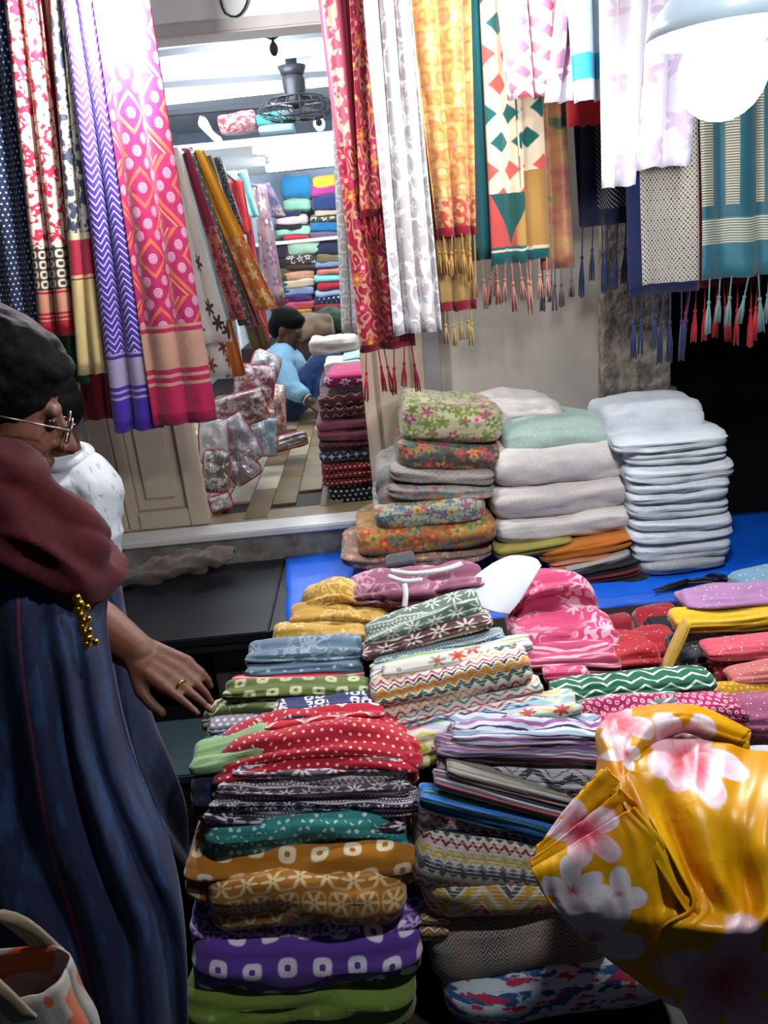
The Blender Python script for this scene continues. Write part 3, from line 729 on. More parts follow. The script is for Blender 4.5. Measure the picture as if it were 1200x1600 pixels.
ZZ4 = [(0, 'b9b3a4'), (.10, '3f424c'), (.22, '6f7078'), (.28, 'b9b3a4'), (.34, 'b9a23c'), (.42, 'b9b3a4'), (.52, '7e2438'), (.58, 'b9b3a4'), (.66, '3f424c'), (.76, '55565e'), (.8, 'b9b3a4'), (.9, 'a3284a'), (.95, 'b9b3a4')]
D.append(FC('thick cream garment with rows of grey, mustard and crimson sawtooth zigzags', (643, 1305), (880, 1338), 128, .872, f_strip('zig4', ZZ4, .10, .0045, .016, stitch=True), layers=1, crumple=.8, depth=0.16, sq=2.6))
D.append(FC('cream garment with one large crimson, yellow and grey zigzag', (662, 1415), (910, 1420), 78, .862, f_strip('zig5', [(0, 'bfb6a2'), (.12, 'b4952c'), (.34, 'bfb6a2'), (.42, '4a4e58'), (.55, 'bfb6a2'), (.62, 'b0213f'), (.76, 'bfb6a2'), (.82, 'b4952c')], .085, .024, .085, stitch=True), layers=1, crumple=1, depth=.27))
D.append(FC('small yellow striped fold end at the left of the large zigzag garment', (652, 1432), (700, 1436), 40, .872, f_strip('strF', [(0, 'b79a3a'), (.3, '8a3a3a'), (.45, 'c9bfa8'), (.7, '6a6a5a')], .016, .004, .02), layers=3, depth=.16))
D.append(FC('grey garment with columns of black and rust herringbone arrows', (672, 1518), (965, 1478), 98, .845, F('herring', lambda m: m.mix(m.less(m.abs(m.tri((m.v + m.abs(m.tri(m.u/.034))*.011)/.013)), .36), '8d857d', m.ramp(m.frac(m.u/.11), [(0, '23232b'), (.34, '4a4542'), (.6, '6a4238'), (.85, '4a4542')]))), layers=1, crumple=.9, depth=.28))
D.append(FC('white cloth with blue and red tie dye streaks at the bottom of the middle stack', (698, 1596), (1075, 1548), 80, .815, F('tiedye', lambda m: (lambda n1, n2: m.mix(m.ss(n2, .56, .6), m.mix(m.ss(n1, .53, .57), 'b9c3cc', '1f4f80'), 'b0284a'))(m.noise(m.vec(m.u*25, m.v*60), 1, 3), m.noise(m.vec(m.u*28+9, m.v*55+3), 1, 3))), layers=1, depth=.3, crumple=1))
riser(D, .06, front=.08)
#==PART4==
# ---------------- middle right
Ee = []
Ee.append(FC('dark green cloth with white chevron lines, long flat roll', (862, 1082), (1112, 1062), 34, 1.16, f_strip('greenchev', [(0, '0f5a3c'), (.55, 'd4ddd4'), (.78, '0f5a3c')], .022, .008, .045), layers=1, depth=0.08, crumple=.7, sq=2.5))
Ee.append(FC('grey cloth with white chevron lines below the green chevron roll', (898, 1104), (1060, 1090), 24, 1.13, f_strip('greychev', [(0, '6f7f76'), (.55, 'd4d8d2'), (.8, '6f7f76')], .022, .008, .05), layers=1, depth=0.07, crumple=.8, sq=2.5))
Ee.append(FC('magenta bandhani cloth with tiny pale dots and a white chevron border', (906, 1120), (1162, 1106), 40, 1.09, F('magband', lambda m: m.mix(m.rings(.013, .3, .12), m.zig([(0, 'a3114e'), (.9, 'd9b8c4'), (.95, 'a3114e')], .05, .01, .05), 'e2b3c2')), layers=2, depth=0.09, crumple=1.2, droop=.2, sq=2.5))
Ee.append(FC('dark green strip of cloth showing under the magenta bandhani', (940, 1134), (1140, 1126), 20, 1.08, f_dots('dkgreen', '1c2f22', '5a6a50', .02), layers=1, depth=0.07, sq=2.5))
riser(Ee, .06, front=.05)
Fp = []
PINK = f_swirl('pinkfl', 'bf3f68', 'e3a9bb', 26)
PINK2 = f_strip('pinkstripe', [(0, 'b43e62'), (.5, 'd88aa0'), (.66, 'b43e62'), (.8, 'e2a9b8')], .035, wob=.004)
Fp.append(FC('pink cloth with white paisley print heaped beside the white paper', (790, 945), (928, 925), 80, 1.52, PINK, layers=1, crumple=2.6, depth=0.13, droop=.3, pw=4, sq=2.4))
Fp.append(FC('pink paisley garment folded in the middle of the pink pile', (800, 990), (960, 985), 62, 1.4, PINK, layers=1, crumple=1.8, depth=0.15, droop=.15, sq=2.5))
Fp.append(FC('pink satin striped roll at the bottom front of the pink pile', (816, 1026), (964, 1024), 40, 1.32, PINK2, layers=2, crumple=1.5, depth=0.15, droop=.2, sq=2.5))
Fp.append(FC('small pink cloth end under the striped pink roll', (850, 1056), (920, 1052), 24, 1.24, PINK, layers=1, crumple=2, depth=0.1, sq=2.5))
riser(Fp, .05, front=.05)
G = []
RED = plain('a3091c', sparkle=.06, rough=.6)
G.append(FC('deep red shimmering garment beside the pink pile', (930, 1030), (1020, 1020), 62, 1.36, RED, layers=2, crumple=1.5, depth=0.13, sq=2.5))
G.append(FC('deep red shimmering garment crumpled at the back against blue tarpaulin', (998, 985), (1066, 975), 44, 1.62, plain('8f0a1a', sparkle=.04), layers=1, crumple=2.2, depth=0.12, sq=2.5))
G.append(FC('bright red garment leaning against the yellow edged fabric', (995, 1030), (1060, 1015), 60, 1.46, plain('980a1c', sparkle=.05), layers=2, crumple=1.5, depth=0.12, sq=2.5))
G.append(FC('dark red bundle end below the pink satin roll', (935, 985), (985, 982), 40, 1.5, plain('86101f'), layers=1, crumple=2.4, depth=0.1, pw=3, sq=2.5))
riser(G, .05, front=.04)
H = []
H.append(FC('greyish blue cloth at the right frame edge behind the lilac one', (1150, 918), (1260, 898), 40, 1.52, plain('55788c', sparkle=.03), layers=1, depth=0.12, sq=2.5))
H.append(FC('lilac shimmering fabric folded on top of the right hand pile', (1062, 940), (1260, 928), 34, 1.42, plain('94668f', sparkle=.05, rough=.6), layers=2, depth=0.12, crumple=1.3, sq=2.5))
H.append(FC('bright yellow fabric fold with sloping edge over black sequin cloth', (1050, 972), (1330, 954), 30, 1.37, plain('c79f16', sparkle=.02), layers=1, depth=0.12, taper=-.25, sq=2.5))
H.append(FC('black sequinned fabric below the yellow fold', (1054, 1024), (1330, 984), 60, 1.315, plain('14161c', sparkle=.12, rough=.6), layers=1, depth=0.14, sq=2.5))
H.append(FC('yellow fabric edge hanging at the left of the black sequinned cloth', (1036, 1050), (1074, 968), 9, 1.33, plain('c79f16', sparkle=.02), layers=1, depth=0.04, pw=3, crumple=.5, sq=2.5))
H.append(FC('coral pink shimmering fabric roll above the red sprinkled one', (1100, 1016), (1330, 998), 28, 1.27, plain('bf4a58', sparkle=.05), layers=1, depth=0.1, sq=2.5))
H.append(FC('red fabric sprinkled with gold flecks at the right edge', (1104, 1044), (1330, 1024), 62, 1.25, F('redgold', lambda m: m.mix(m.petals(.016, 2, .3, .01), 'a50f2c', 'd8b08c'), sparkle=.08), layers=1, depth=0.14, sq=2.5))
H.append(FC('dark maroon cloth beside the coral roll', (1070, 1040), (1112, 1032), 44, 1.3, plain('4a0f28'), layers=2, depth=0.12, sq=2.5))
H.append(FC('dusty coral fabric with tiny sequins at the right edge', (1138, 1058), (1330, 1042), 28, 1.2, plain('b3605c', sparkle=.08), layers=1, depth=0.09, sq=2.5))
H.append(FC('mustard gold fabric with fine embroidery at the right edge', (1124, 1090), (1330, 1068), 40, 1.16, f_dots('mustgold', 'b98618', 'd9b04a', .01, .25, sparkle=.05), layers=1, depth=0.1, crumple=1.3, sq=2.5))
H.append(FC('dusty mauve shimmering fabric at the right edge above the yellow satin', (1150, 1122), (1330, 1100), 66, 1.1, plain('8f4a66', sparkle=.06), layers=1, depth=0.12, crumple=1.4, sq=2.5))
H.append(FC('white folded card between mauve fabric and yellow satin', (1165, 1186), (1330, 1178), 26, 1.03, plain('c9c9c9'), layers=2, depth=0.1, sq=2.5))
riser(H[:6], .06, front=.06); riser(H[6:], .06, front=.06)
# ---------------- back pile of quilted floral spreads
P1 = []
def GF(key, base, cols, leaf, s=.07): return f_flor(key, base, cols, s*.66, 5, .5, leaf=leaf, bump=.5)
P1.append(FC('green cream bedspread with pink leaves on top of the floral pile', (630, 662), (790, 672), 72, 2.50, GF('fl1', 'b9b48c', ['b04a6a', '7a8a3a', 'c9a0a0', '6d7a4a'], '8b8f5a', .075), name='folded_bedspread', layers=1, crumple=1.3, depth=.36, taper=-.08))
P1.append(FC('dark bedspread with orange and teal paisley, second in the floral pile', (622, 716), (788, 724), 50, 2.47, GF('fl2', '4d463c', ['b85a34', '3f6a5c', 'c07a4a', 'a23a52'], '86714a', .075), name='folded_bedspread', layers=1, depth=.36))
P1.append(FC('plain greyish taupe bedspread in the middle of the floral pile', (610, 746), (776, 752), 34, 2.45, f_quilt('taupe', '8f857d', 'a69c94'), name='folded_bedspread', layers=2, depth=.36))
P1.append(FC('thin pale bedspread with small flowers under the taupe one', (606, 772), (775, 774), 26, 2.44, GF('fl3', '9a9088', ['a85a5a', '5f8a84', 'b98a4a', '8a6a8a'], None, .04), name='folded_bedspread', layers=2, depth=.36))
P1.append(FC('cream bedspread with colourful blossoms, third from the bottom', (585, 816), (762, 800), 52, 2.42, GF('fl4', 'b0a48c', ['b5563c', '4a7a74', 'c29a3c', '7a5a80'], '6f8a7c', .06), name='folded_bedspread', layers=1, depth=.38))
P1.append(FC('orange bedspread with teal medallions near the floral pile base', (558, 862), (780, 836), 52, 2.40, GF('fl5', 'a8743c', ['3f7468', 'b8452e', '8a8a3c', 'c98a3a'], '8a5a34', .085), name='folded_bedspread', layers=1, depth=.38))
P1.append(FC('lowest floral bedspread with pointed end on the blue tarpaulin', (532, 886), (775, 872), 34, 2.40, GF('fl6', '9a7468', ['c9a890', '6a7a6a', 'a8524a', 'c2a06a'], None, .05), name='folded_bedspread', layers=2, depth=.38, pw=4))
P1.append(FC('grey floral spread drooping along the left side of the floral pile', (592, 800), (650, 790), 130, 2.47, GF('fl7', '857c78', ['5a7a78', 'a0705a', '9a8a8a', '6a6a78'], None, .05), name='folded_bedspread', layers=4, depth=.3, crumple=1.8, pw=4))
# ---------------- white and mint pile
P2 = []
def WH(key, h, **k): return fab(key, lambda m: m.mix(m.less(m.abs(m.tri((m.v+m.tri(m.u/.03)*.004)/.02)), .12)*.5, h, 'ffffff'), rough=.8, sparkle=.05, bump=.4, **k)
WA, WB = WH('whA', 'd2c9c4'), WH('whB', 'c9bfba')
P2.append(FC('off white crumpled shawl with fringe on top of the mint spread', (728, 648), (885, 655), 46, 2.62, WA, name='folded_shawl', layers=2, crumple=2.6, depth=.26, droop=.2))
P2.append(FC('pale mint embroidered spread on the cream pile', (790, 690), (962, 680), 54, 2.48, plain('a3b9ae', sparkle=.05), name='folded_bedspread', layers=1, crumple=1.3, depth=.34, droop=.15))
P2.append(FC('thick cream white sequinned spread directly under the mint one', (776, 744), (990, 722), 68, 2.44, WA, name='folded_bedspread', layers=1, crumple=1.3, depth=.36, fat=1.05))
P2.append(FC('cream white spread with wavy stitching, second below the mint one', (772, 796), (994, 772), 62, 2.42, WB, name='folded_bedspread', layers=1, crumple=1.3, depth=.36, fat=1.05))
P2.append(FC('cream white pleated spread, lowest white one of the cream pile', (778, 838), (1000, 812), 48, 2.41, WA, name='folded_bedspread', layers=2, crumple=1.2, depth=.36))
ORN = [('olive yellow cloth with pale lines under the cream pile', (776, 872), (900, 852), 24, 'oliveyel', '8f8338', 'b9ab62'), ('orange cloth with white dashes under the cream pile', (846, 876), (998, 846), 26, 'orangedash', 'b5651a', 'dcc39a'),
       ('peach cloth sliver under the orange dashed cloth', (860, 890), (960, 872), 16, 'peachs', 'b0704f', 'c9957a'), ('light grey cloth fold between peach and black print', (872, 898), (990, 868), 16, 'greyfold', '9a9390', 'aaa39e'),
       ('black cloth with cream arrow marks above the maroon cloth', (878, 909), (1004, 880), 18, 'blackarrow', '17191a', 'c2b8a0'), ('maroon cloth with cream marks in the small dark pile', (890, 918), (1006, 893), 18, 'maroonmark', '571220', 'bfa590'),
       ('black cloth with white leaf marks, bottom of the small dark pile', (900, 930), (1022, 910), 26, 'blackleaf', '14131a', 'c9c2b8')]
for i, (lb, L, R, th, k, b_, i_) in enumerate(ORN):
    P2.append(FC(lb, L, R, th, 2.38-.012*i, F(k, lambda m, b_=b_, i_=i_: m.mix(m.petals(.03, 2, .42, .0), b_, i_)), layers=2, depth=.28, crumple=.8))
# ---------------- white pile
P3 = []
WD = f_dots('whdots', 'cfd6dd', '8f949c', .035, .05, sparkle=.03)
WP = plain('d3dae0', sparkle=.03)
P3.append(FC('white shawl folded upright on top of the tall white pile', (948, 668), (1106, 656), 62, 2.46, WP, name='folded_shawl', layers=1, crumple=1.2, depth=.26))
rows = [(696, 26, 966, 1146), (716, 24, 984, 1144), (742, 30, 984, 1156), (764, 20, 990, 1148), (780, 18, 990, 1146), (800, 28, 992, 1148), (822, 20, 994, 1152), (840, 22, 992, 1154), (866, 34, 996, 1150)]
wl = ['topmost flat shawl in the tall white pile', 'second flat shawl from the top of the tall white pile', 'third flat shawl from the top, jutting out right in the white pile', 'thin fourth shawl from the top in the tall white pile', 'thin fifth shawl from the top in the tall white pile', 'sixth shawl from the top in the tall white pile', 'seventh shawl from the top with tiny dots in the white pile', 'eighth shawl from the top with tiny dots in the white pile', 'thick dotted shawl, second from the bottom of the white pile']
for i, ((y, th, x0, x1), lb) in enumerate(zip(rows, wl)):
    P3.append(FC('white ' + lb, (x0, y+7), (x1, y-7), th*1.12, 2.36 - .004*i, WD if i > 2 else WP, name='folded_shawl', group='shawls in the tall white pile', layers=2 if th > 22 else 1, depth=.34, crumple=1.0))
P3.append(FC('greyish white shawl at the very bottom of the tall white pile', (1004, 892), (1142, 880), 30, 2.32, plain('9fa3a2', sparkle=.05), name='folded_shawl', layers=1, depth=.34))
#==PART5==
# ================================================================== HANGING CLOTHS, OUTSIDE LEFT
def zones(m, stops):
    """stops: [(height above hem, colour socket/hex)...] from the hem upwards"""
    col = stops[0][1]
    for h, c in stops[1:]: col = m.mix(m.v > h, col, c)
    return col
GOLD = 'c9a070'
def banded(m, base, gold, edge, h0, unit):
    """zari border: plain hem, thin gold lines, broad gold band, edge, then the field"""
    return zones(m, [(0, base), (h0, gold), (h0+unit*.12, base), (h0+unit*.3, gold), (h0+unit*.42, base), (h0+unit*.6, gold), (h0+unit*1.9, base), (h0+unit*2.05, gold), (h0+unit*2.15, edge)])
def pinkbandhani(m):
    # lattice of spirals around diamonds
    su, sv = .030, .034
    i6 = m.abs(m.math('MODULO', m.floor(m.u/su)+600, 6) - 3); j6 = m.abs(m.math('MODULO', m.floor(m.v/sv)+600, 6) - 3)
    k = i6 + j6; on = m.max((k > 2.5)*(k < 3.5), k < .5)
    a2 = m.frac(m.u/su) - .5; b2 = m.frac(m.v/sv) - .5; r = m.hyp(a2, b2); th = m.atan2(b2, a2)
    A_ = m.abs((m.frac(m.u/(6*su)) - .5833)*6); B_ = m.abs((m.frac(m.v/(6*sv)) - .5833)*6); dm = A_ + B_
    col = m.mix(m.less(m.abs(dm-1.55), .22), 'b8185a', 'e0664a'); col = m.mix(m.less(m.abs(dm-4.6), .25), col, 'e0664a'); col = m.mix(m.less(m.abs(dm-5.3), .14), col, 'e58a6a')
    msk = on*m.less(r, .46)*(m.sin(r*34 + th) > -.55)
    return banded(m, 'b5124e', 'c4937c', m.mix(msk*.9, col, 'e8b3cc'), .13, .09)
HL = dict(group='dupattas hung left of the doorway')
hang('dupatta', 'navy dupatta with tiny white dots at the far left edge', (-90, 8), (-30, 68), 520, 2.62, F('navydot', lambda m: m.mix(m.dots(.016, .2), '16203f', 'b9c4d6')), 3, .018, **HL)
hang('dupatta', 'bright green plain dupatta between navy dots and red print', (-6, 26), (30, 72), 500, 2.70, F('greenh', lambda m: lin('2f9a3c'), rough=.5), 2, .02, **HL)
hang('dupatta', 'dark green dupatta hem showing below the red printed one', (40, 80), (92, 138), 600, 2.80, F('greenh2', lambda m: lin('1f5a2c'), rough=.5), 2, .015, **HL)
hang('dupatta', 'red dupatta with white figure print and gold banded hem', (10, 66), (64, 124), 525, 2.60, F('redfig', lambda m: banded(m, 'b51230', 'c98a6c', m.mix(m.v < .28, m.mix(m.max(m.vpetals(.045, 3, .62)[0], m.noise(m.vec(m.u, m.v), 70, 2) > .58), 'c22440', 'e6cdbd'), m.mix(m.rings(.03, .42, .2, stagger=False), '3a2a2c', 'd9c9ac')), .05, .045)), 2, .02, **HL)
hang('dupatta', 'narrow rose red dupatta strip beside the red printed one', (62, 84), (112, 140), 450, 2.64, F('rosestrip', lambda m: m.mix(m.frac(m.u/.06) > .55, 'c9284a', 'e3c9b9')), 1, .012, **HL)
hang('dupatta', 'grey ikat dupatta with red stripe and cream silk hem', (80, 112), (124, 174), 584, 2.58, F('creamhem', lambda m: zones(m, [(0, 'd3b87e'), (.30, 'a8203c'), (.305, 'd3b87e'), (.315, 'b3243f'), (.42, 'd9c9a0'), (.44, m.mix(m.max(m.vpetals(.05, 3, .55)[0], m.noise(m.vec(m.u, m.v), 60, 2) > .6), 'c9bfae', '3d4258'))]), rough=.5), 2, .016, **HL)
hang('dupatta', 'dark crimson dupatta hem low behind the purple chevron one', (60, 120), (130, 190), 655, 2.82, plain('7a0f22'), 2, .016, **HL)
hang('dupatta', 'purple dupatta with fine white chevrons and silver hem band', (100, 152), (182, 258), 672, 2.56, F('purpchev', lambda m: banded(m, '43219a', 'a79ab8', m.zig([(0, '4c2a9c'), (.55, 'd3cbe6'), (.8, '4c2a9c')], .022, .012, .045), .11, .07)), 2, .022, **HL)
hang('dupatta', 'pink bandhani dupatta with spiral lattice and broad gold hem band', (142, 232), (238, 338), 662, 2.54, F('pinkband', pinkbandhani, rough=.6), 2.2, .02, cw=1.25, **HL)
# ---- outside right of the doorway
HR = dict(group='dupattas hung right of the doorway')
def brocade(m):
    fl = m.vpetals(.062, 8, .36); sc = m.mix(m.petals(.026, 4, .36, .0), 'b5506a', '94123c')
    sc = m.mix(m.less(m.abs(m.frac(m.u/.36)-.09), .05)*(m.noise(m.vec(m.u*40, m.v*30), 1, 2) > .5), sc, 'dfb39a')
    low = m.mix((m.sin(m.noise(m.vec(m.u*14, m.v*10), 1, 2)*60) > .3)*.75, 'a01236', 'cf9a74')
    low = m.mix(fl[0]*(fl[2] > .35), low, m.ramp(fl[3], [(0, 'c91a6a'), (.5, 'd8602c')])); low = m.mix(fl[1], low, 'e9b45a')
    return zones(m, [(0, '8f0a22'), (.022, low), (.60, sc)])
BRO = F('brocade', brocade, rough=.45, metal=.15)
hang('dupatta', 'crimson brocade dupatta with gold flowers and long red tassels beside the doorway', (502, 600), (566, 652), 545, 2.50, BRO, 2, .022, tas=6, tasL=.16, tasM=plain('a80f2a'), slope=-.12, **HR)
hang('dupatta', 'upper fold of crimson brocade ending in a short fringe', (545, 612), (562, 616), 338, 2.47, BRO, 1, .012, tas=4, tasL=.07, tasM=plain('a80f2a'), **HR)
hang('dupatta', 'sheer white lace dupatta with embroidered vines', (572, 646), (618, 692), 520, 2.44, F('lace', lambda m: m.mix(m.max(m.less(m.abs(m.noise(m.vec(m.u*18, m.v*13), 1, 1) - .5), .035), m.vpetals(.045, 5, .38)[0]*.6), 'c6bdbe', 'fbf9f8'), sheen=.5, bump=.5), 3, .02, **HR)
def goldprint(m):
    p = m.vpetals(.04, 4, .5); g_ = m.rings(.05, .4, .26, stagger=True)
    c = m.mix(p[0]*.75, 'd4a058', m.ramp(p[2], [(0, 'c0703a'), (.3, 'e6c486'), (.6, '98983f'), (.7, 'd08a6a')])); c = m.mix(g_*.5, c, 'b8562f')
    c = m.mix(m.less(m.abs(m.frac(m.u/.40)-.90), .055), c, 'cf3a50'); return zones(m, [(0, 'bf1f3c'), (.025, m.mix(m.noise(m.vec(m.u, m.v), 60, 2) > .5, 'b84a34', 'd6a06a')), (.11, c)])
GP = F('goldprint', goldprint, rough=.5)
hang('dupatta', 'golden yellow printed dupatta with red hem and ochre tassels', (636, 738), (682, 745), 368, 2.46, GP, 2.5, .022, tas=7, tasL=.13, tasM=plain('b5883e'), **HR)
hang('dupatta', 'brown gold under layer of the golden dupatta ending lower with ochre tassels', (650, 738), (690, 746), 485, 2.52, F('brownunder', lambda m: zones(m, [(0, 'a01a34'), (.03, 'a9854f')])), 2, .018, tas=5, tasL=.11, tasM=plain('b59a5e'), **HR)
def diamonds(m, teal=True):
    a, b = m.cell(.085, stagger=True, sv=.075); d = m.abs(a)+m.abs(b)
    row = m.math('MODULO', m.abs(m.floor(m.v/.075)), 4)
    c = m.mix(m.less(d, .38), 'e3cdb0', m.mix(row > 1.5, '0e5a56', 'd1584e'))
    low = m.mix(m.abs(m.tri(m.u/.3))*.16 > (m.v-.05), '0e4f4c', m.mix(m.u > .1, 'c04a44', 'b48a4a'))
    c = zones(m, [(0, '0e5f60'), (.035, 'd9c3a6'), (.042, '0e5f60'), (.05, low), (.20, c)])
    return c
hang('dupatta', 'dark teal dupatta edge strip left of the diamond patchwork', (728, 760), (738, 786), 405, 2.50, F('tealedge', lambda m: m.mix(m.less(m.abs(m.frac(m.u/.12)-.8), .06), '0f5358', 'd9c7ae')), 1.5, .02, tas=4, tasL=.15, tasM=plain('a0685a'), **HR)
hang('dupatta', 'cream dupatta with teal and coral diamond patchwork, left of two panels', (752, 806), (770, 822), 412, 2.45, F('diam', diamonds), 1.2, .018, cw=1.2, tas=4, tasL=.15, tasM=plain('a8705e'), **HR)
hang('dupatta', 'cream dupatta with teal diamonds and ochre lower end, right of two panels', (796, 838), (818, 858), 405, 2.43, F('diam2', lambda m: zones(m, [(0, '0e5f60'), (.03, 'd9c3a6'), (.04, 'a5793a'), (.25, diamonds(m))])), 1, .016, cw=1.2, tas=4, tasL=.15, tasM=plain('b07a66'), **HR)
hang('dupatta', 'brown and rose shimmering dupatta right of the diamond patchwork', (826, 872), (846, 894), 420, 2.48, F('brownrose', lambda m: m.ramp(m.noise(m.vec(m.u*6, m.v*14), 1, 3), [(0, '6a3a30'), (.4, '9a5a4a'), (.55, 'a8804a'), (.66, '2f5a50'), (.74, '8a3a4a')], 'LINEAR'), rough=.45), 1.5, .02, tas=5, tasL=.12, tasM=plain('5a4a50'), **HR)
# sleeves and short garments, high up
HK = dict(group='kurtas hung at the top right', cat='kurta')
hang('kurta', 'pink and white checked kurta hem near the top lamp', (776, 890), (792, 892), 152, 2.30, F('pinkcheck', lambda m: m.mix((m.tri((m.u+m.v)/.06) > .1)*(m.tri((m.u-m.v)/.06) > -.3), 'e3d9da', 'cf5a72')), 2.5, .03, cw=1.3, **HK)
hang('kurta', 'mauve printed sleeve with white cuff at the top right', (872, 912), (852, 898), 160, 2.26, F('mauvesl', lambda m: zones(m, [(0, 'cfc9d2'), (.05, m.mix(m.vpetals(.06, 5, .44)[0], 'a3708f', 'd8c3d0'))])), 1.2, .03, cw=1.2, **HK)
hang('kurta', 'pale aqua kurta sleeve with turquoise band and white cuff', (884, 944), (896, 946), 158, 2.22, F('aquasl', lambda m: zones(m, [(0, 'cfd6d9'), (.05, '2fa3bf'), (.11, 'b5cbd3')])), 1.6, .035, cw=1.2, **HK)
hang('kurta', 'white kurta with soft pink blossoms, hanging longest at the top right', (938, 1010), (942, 990), 292, 2.16, F('whiteblos', lambda m: m.mix(m.vpetals(.11, 5, .3)[0]*.4, 'd8d2da', 'c98aa6')), 1.5, .03, cw=1.2, **HK)
hang('kurta', 'white kurta side panel with mauve blossoms beside the glaring lamp', (1000, 1090), (986, 1075), 262, 2.20, F('whiteblos2', lambda m: m.mix(m.vpetals(.10, 5, .34)[0]*.5, 'd3ccd8', 'a87fae')), 2, .03, cw=1.2, **HK)
hang('cloth_strip', 'short red cloth strip under the aqua sleeve', (884, 948), (888, 950), 196, 2.40, plain('c4282c'), 1, .012, cat='cloth')
hang('dupatta', 'deep navy plain dupatta behind the white kurta with navy tassels', (884, 990), (906, 984), 352, 2.58, F('navyjal', lambda m: m.mix((m.v > .05)*(m.v < .40)*(m.u > .08)*(m.less(m.abs(m.tri((m.u+m.v)/.03)), .3)), '0f1834', '9a968c')), 2, .016, tas=6, tasL=.22, tasM=plain('1a2550'), **HR)
def jali(m):
    l = m.max(m.less(m.abs(m.tri((m.u+m.v)/.028)), .34), m.less(m.abs(m.tri((m.u-m.v)/.028)), .34))
    inner = m.mix(l, '6f6a66', 'c9c2b2'); inner = m.mix(m.dots(.028, .12), inner, '2a2c3a')
    fld = m.mix((m.u > .045)*(m.u < .34)*(m.v > .03), '121c44', inner); return zones(m, [(0, '121c44'), (.60, fld), (.66, '20284a')]) if False else m.mix(m.v > .64, fld, '1a2144')
hang('dupatta', 'navy bordered dupatta with beige net panel and navy tassels', (968, 1088), (984, 1090), 458, 2.40, F('jali', jali), 1.2, .012, cw=1.25, tas=7, tasL=.2, tasM=plain('18224e'), **HR)
hang('dupatta', 'crimson dupatta edge behind the teal gold striped one, with red tassels', (1066, 1190), (1072, 1190), 446, 2.52, plain('7a1020'), 2, .02, tas=9, tasL=.2, tasM=plain('c4202a'), **HR)
hang('dupatta', 'teal dupatta with gold striped panels and cream tassels under the lamp', (1088, 1290), (1096, 1275), 430, 2.34, F('tealgold', lambda m: (lambda g: m.mix((m.v > .10)*(m.v < .17)*g, m.mix((m.v > .205)*g*(m.frac(m.u/.12) < .4), m.mix((m.v > .17), '2a6472', '1f5562'), 'c9b48a'), 'd0c09c'))(m.less(m.abs(m.tri(m.v/.014)), .5)), rough=.5), 3, .02, tas=9, tasL=.16, tasM=plain('5a7a78'), **HR)
# rails they hang from
def rail(a, b, label):
    c = (Vector(a)+Vector(b))/2; o = empty('hanging_rail', c); tag(o, label, 'rail')
    tube('rod', [Vector(a)-c, Vector(b)-c], .011, M_METAL, o)
    for p in (a, b): tube('bracket', [Vector(p)-c, Vector(p)+Vector((0, 0, .35))-c], .009, M_METAL, o)
    for k in range(8):
        t = (k+.5)/8; p = Vector(a)*(1-t)+Vector(b)*t - c
        tube('hook', [p+Vector((0, -.011, .012)), p+Vector((0, -.014, -.012)), p+Vector((0, .004, -.02))], .003, M_METAL, o, 5)
rail((-1.3, 2.66, 2.435), (-.44, 2.66, 2.435), 'steel rail holding the left dupattas above the frame')
rail((-.08, 2.46, 2.435), (1.5, 2.46, 2.435), 'steel rail holding the right dupattas above the frame')
rail((.3, 2.24, 2.435), (1.3, 2.24, 2.435), 'steel rail holding the kurtas above the frame')
# ================================================================== LAMPS
M_BULB = solid('bulb_glow', 'f4f8ff', .3, emit=28)
M_SHADE = solid('shade_blue', 'c6dbe8', .35)
def bulb_lamp(loc, power, label, r=.07, shade=True, cord=.5):
    e = empty('bulb_lamp', loc); tag(e, label, 'lamp')
    bm = bmesh.new(); add_ell(bm, (0, 0, 0), (r, r, r*1.05), seg=24); add_tube(bm, [(0, 0, r*.75), (0, 0, r*1.35)], [r*.7, r*.45], 16)
    bm_obj('bulb', bm, M_BULB, e, True)
    tube('socket', [(0, 0, r*1.3), (0, 0, r*2.0)], r*.42, M_TUBEBODY, e, 16)
    if shade:
        bm = bmesh.new(); n = 28; rings = []
        for rr, z in ((r*.3, r*2.0), (r*.65, r*1.95), (r*1.1, r*1.7), (r*1.55, r*1.2), (r*1.72, r*.75)):
            rings.append([bm.verts.new((rr*math.cos(2*PI*k/n), rr*math.sin(2*PI*k/n), z)) for k in range(n)])
        for a, b in zip(rings[:-1], rings[1:]):
            for k in range(n): bm.faces.new((a[k], a[(k+1) % n], b[(k+1) % n], b[k]))
        o = bm_obj('lamp_shade', bm, M_SHADE, e, True); s_ = o.modifiers.new('t', 'SOLIDIFY'); s_.thickness = .003
    tube('cord', [(0, 0, r*1.9), (0, 0, r*1.9+cord)], .004, M_DKMETAL, e)
    point_light('bulb_light', (0, 0, -r*1.3), power, r*.9, (.96, .98, 1), e)
    return e
bulb_lamp(at(1130, 112, Y=LAMP_R_Y), LAMP_R_W, 'glaring white bulb lamp with pale blue shade hanging at the top right', .076, cord=.7)
bulb_lamp(at(*LAMP_L_PX, Y=LAMP_L_Y), LAMP_L_W, 'white bulb lamp above the frame lighting the left dupattas', .05, shade=False, cord=.3)
bulb_lamp(at(765, -75, Y=2.14), LAMP_M_W, 'white bulb lamp above the frame lighting the golden and diamond dupattas', .045, shade=False, cord=.3)
bulb_lamp(LAMP_T, LAMP_T_W, 'white bulb lamp high above the display table', .06, cord=.4)
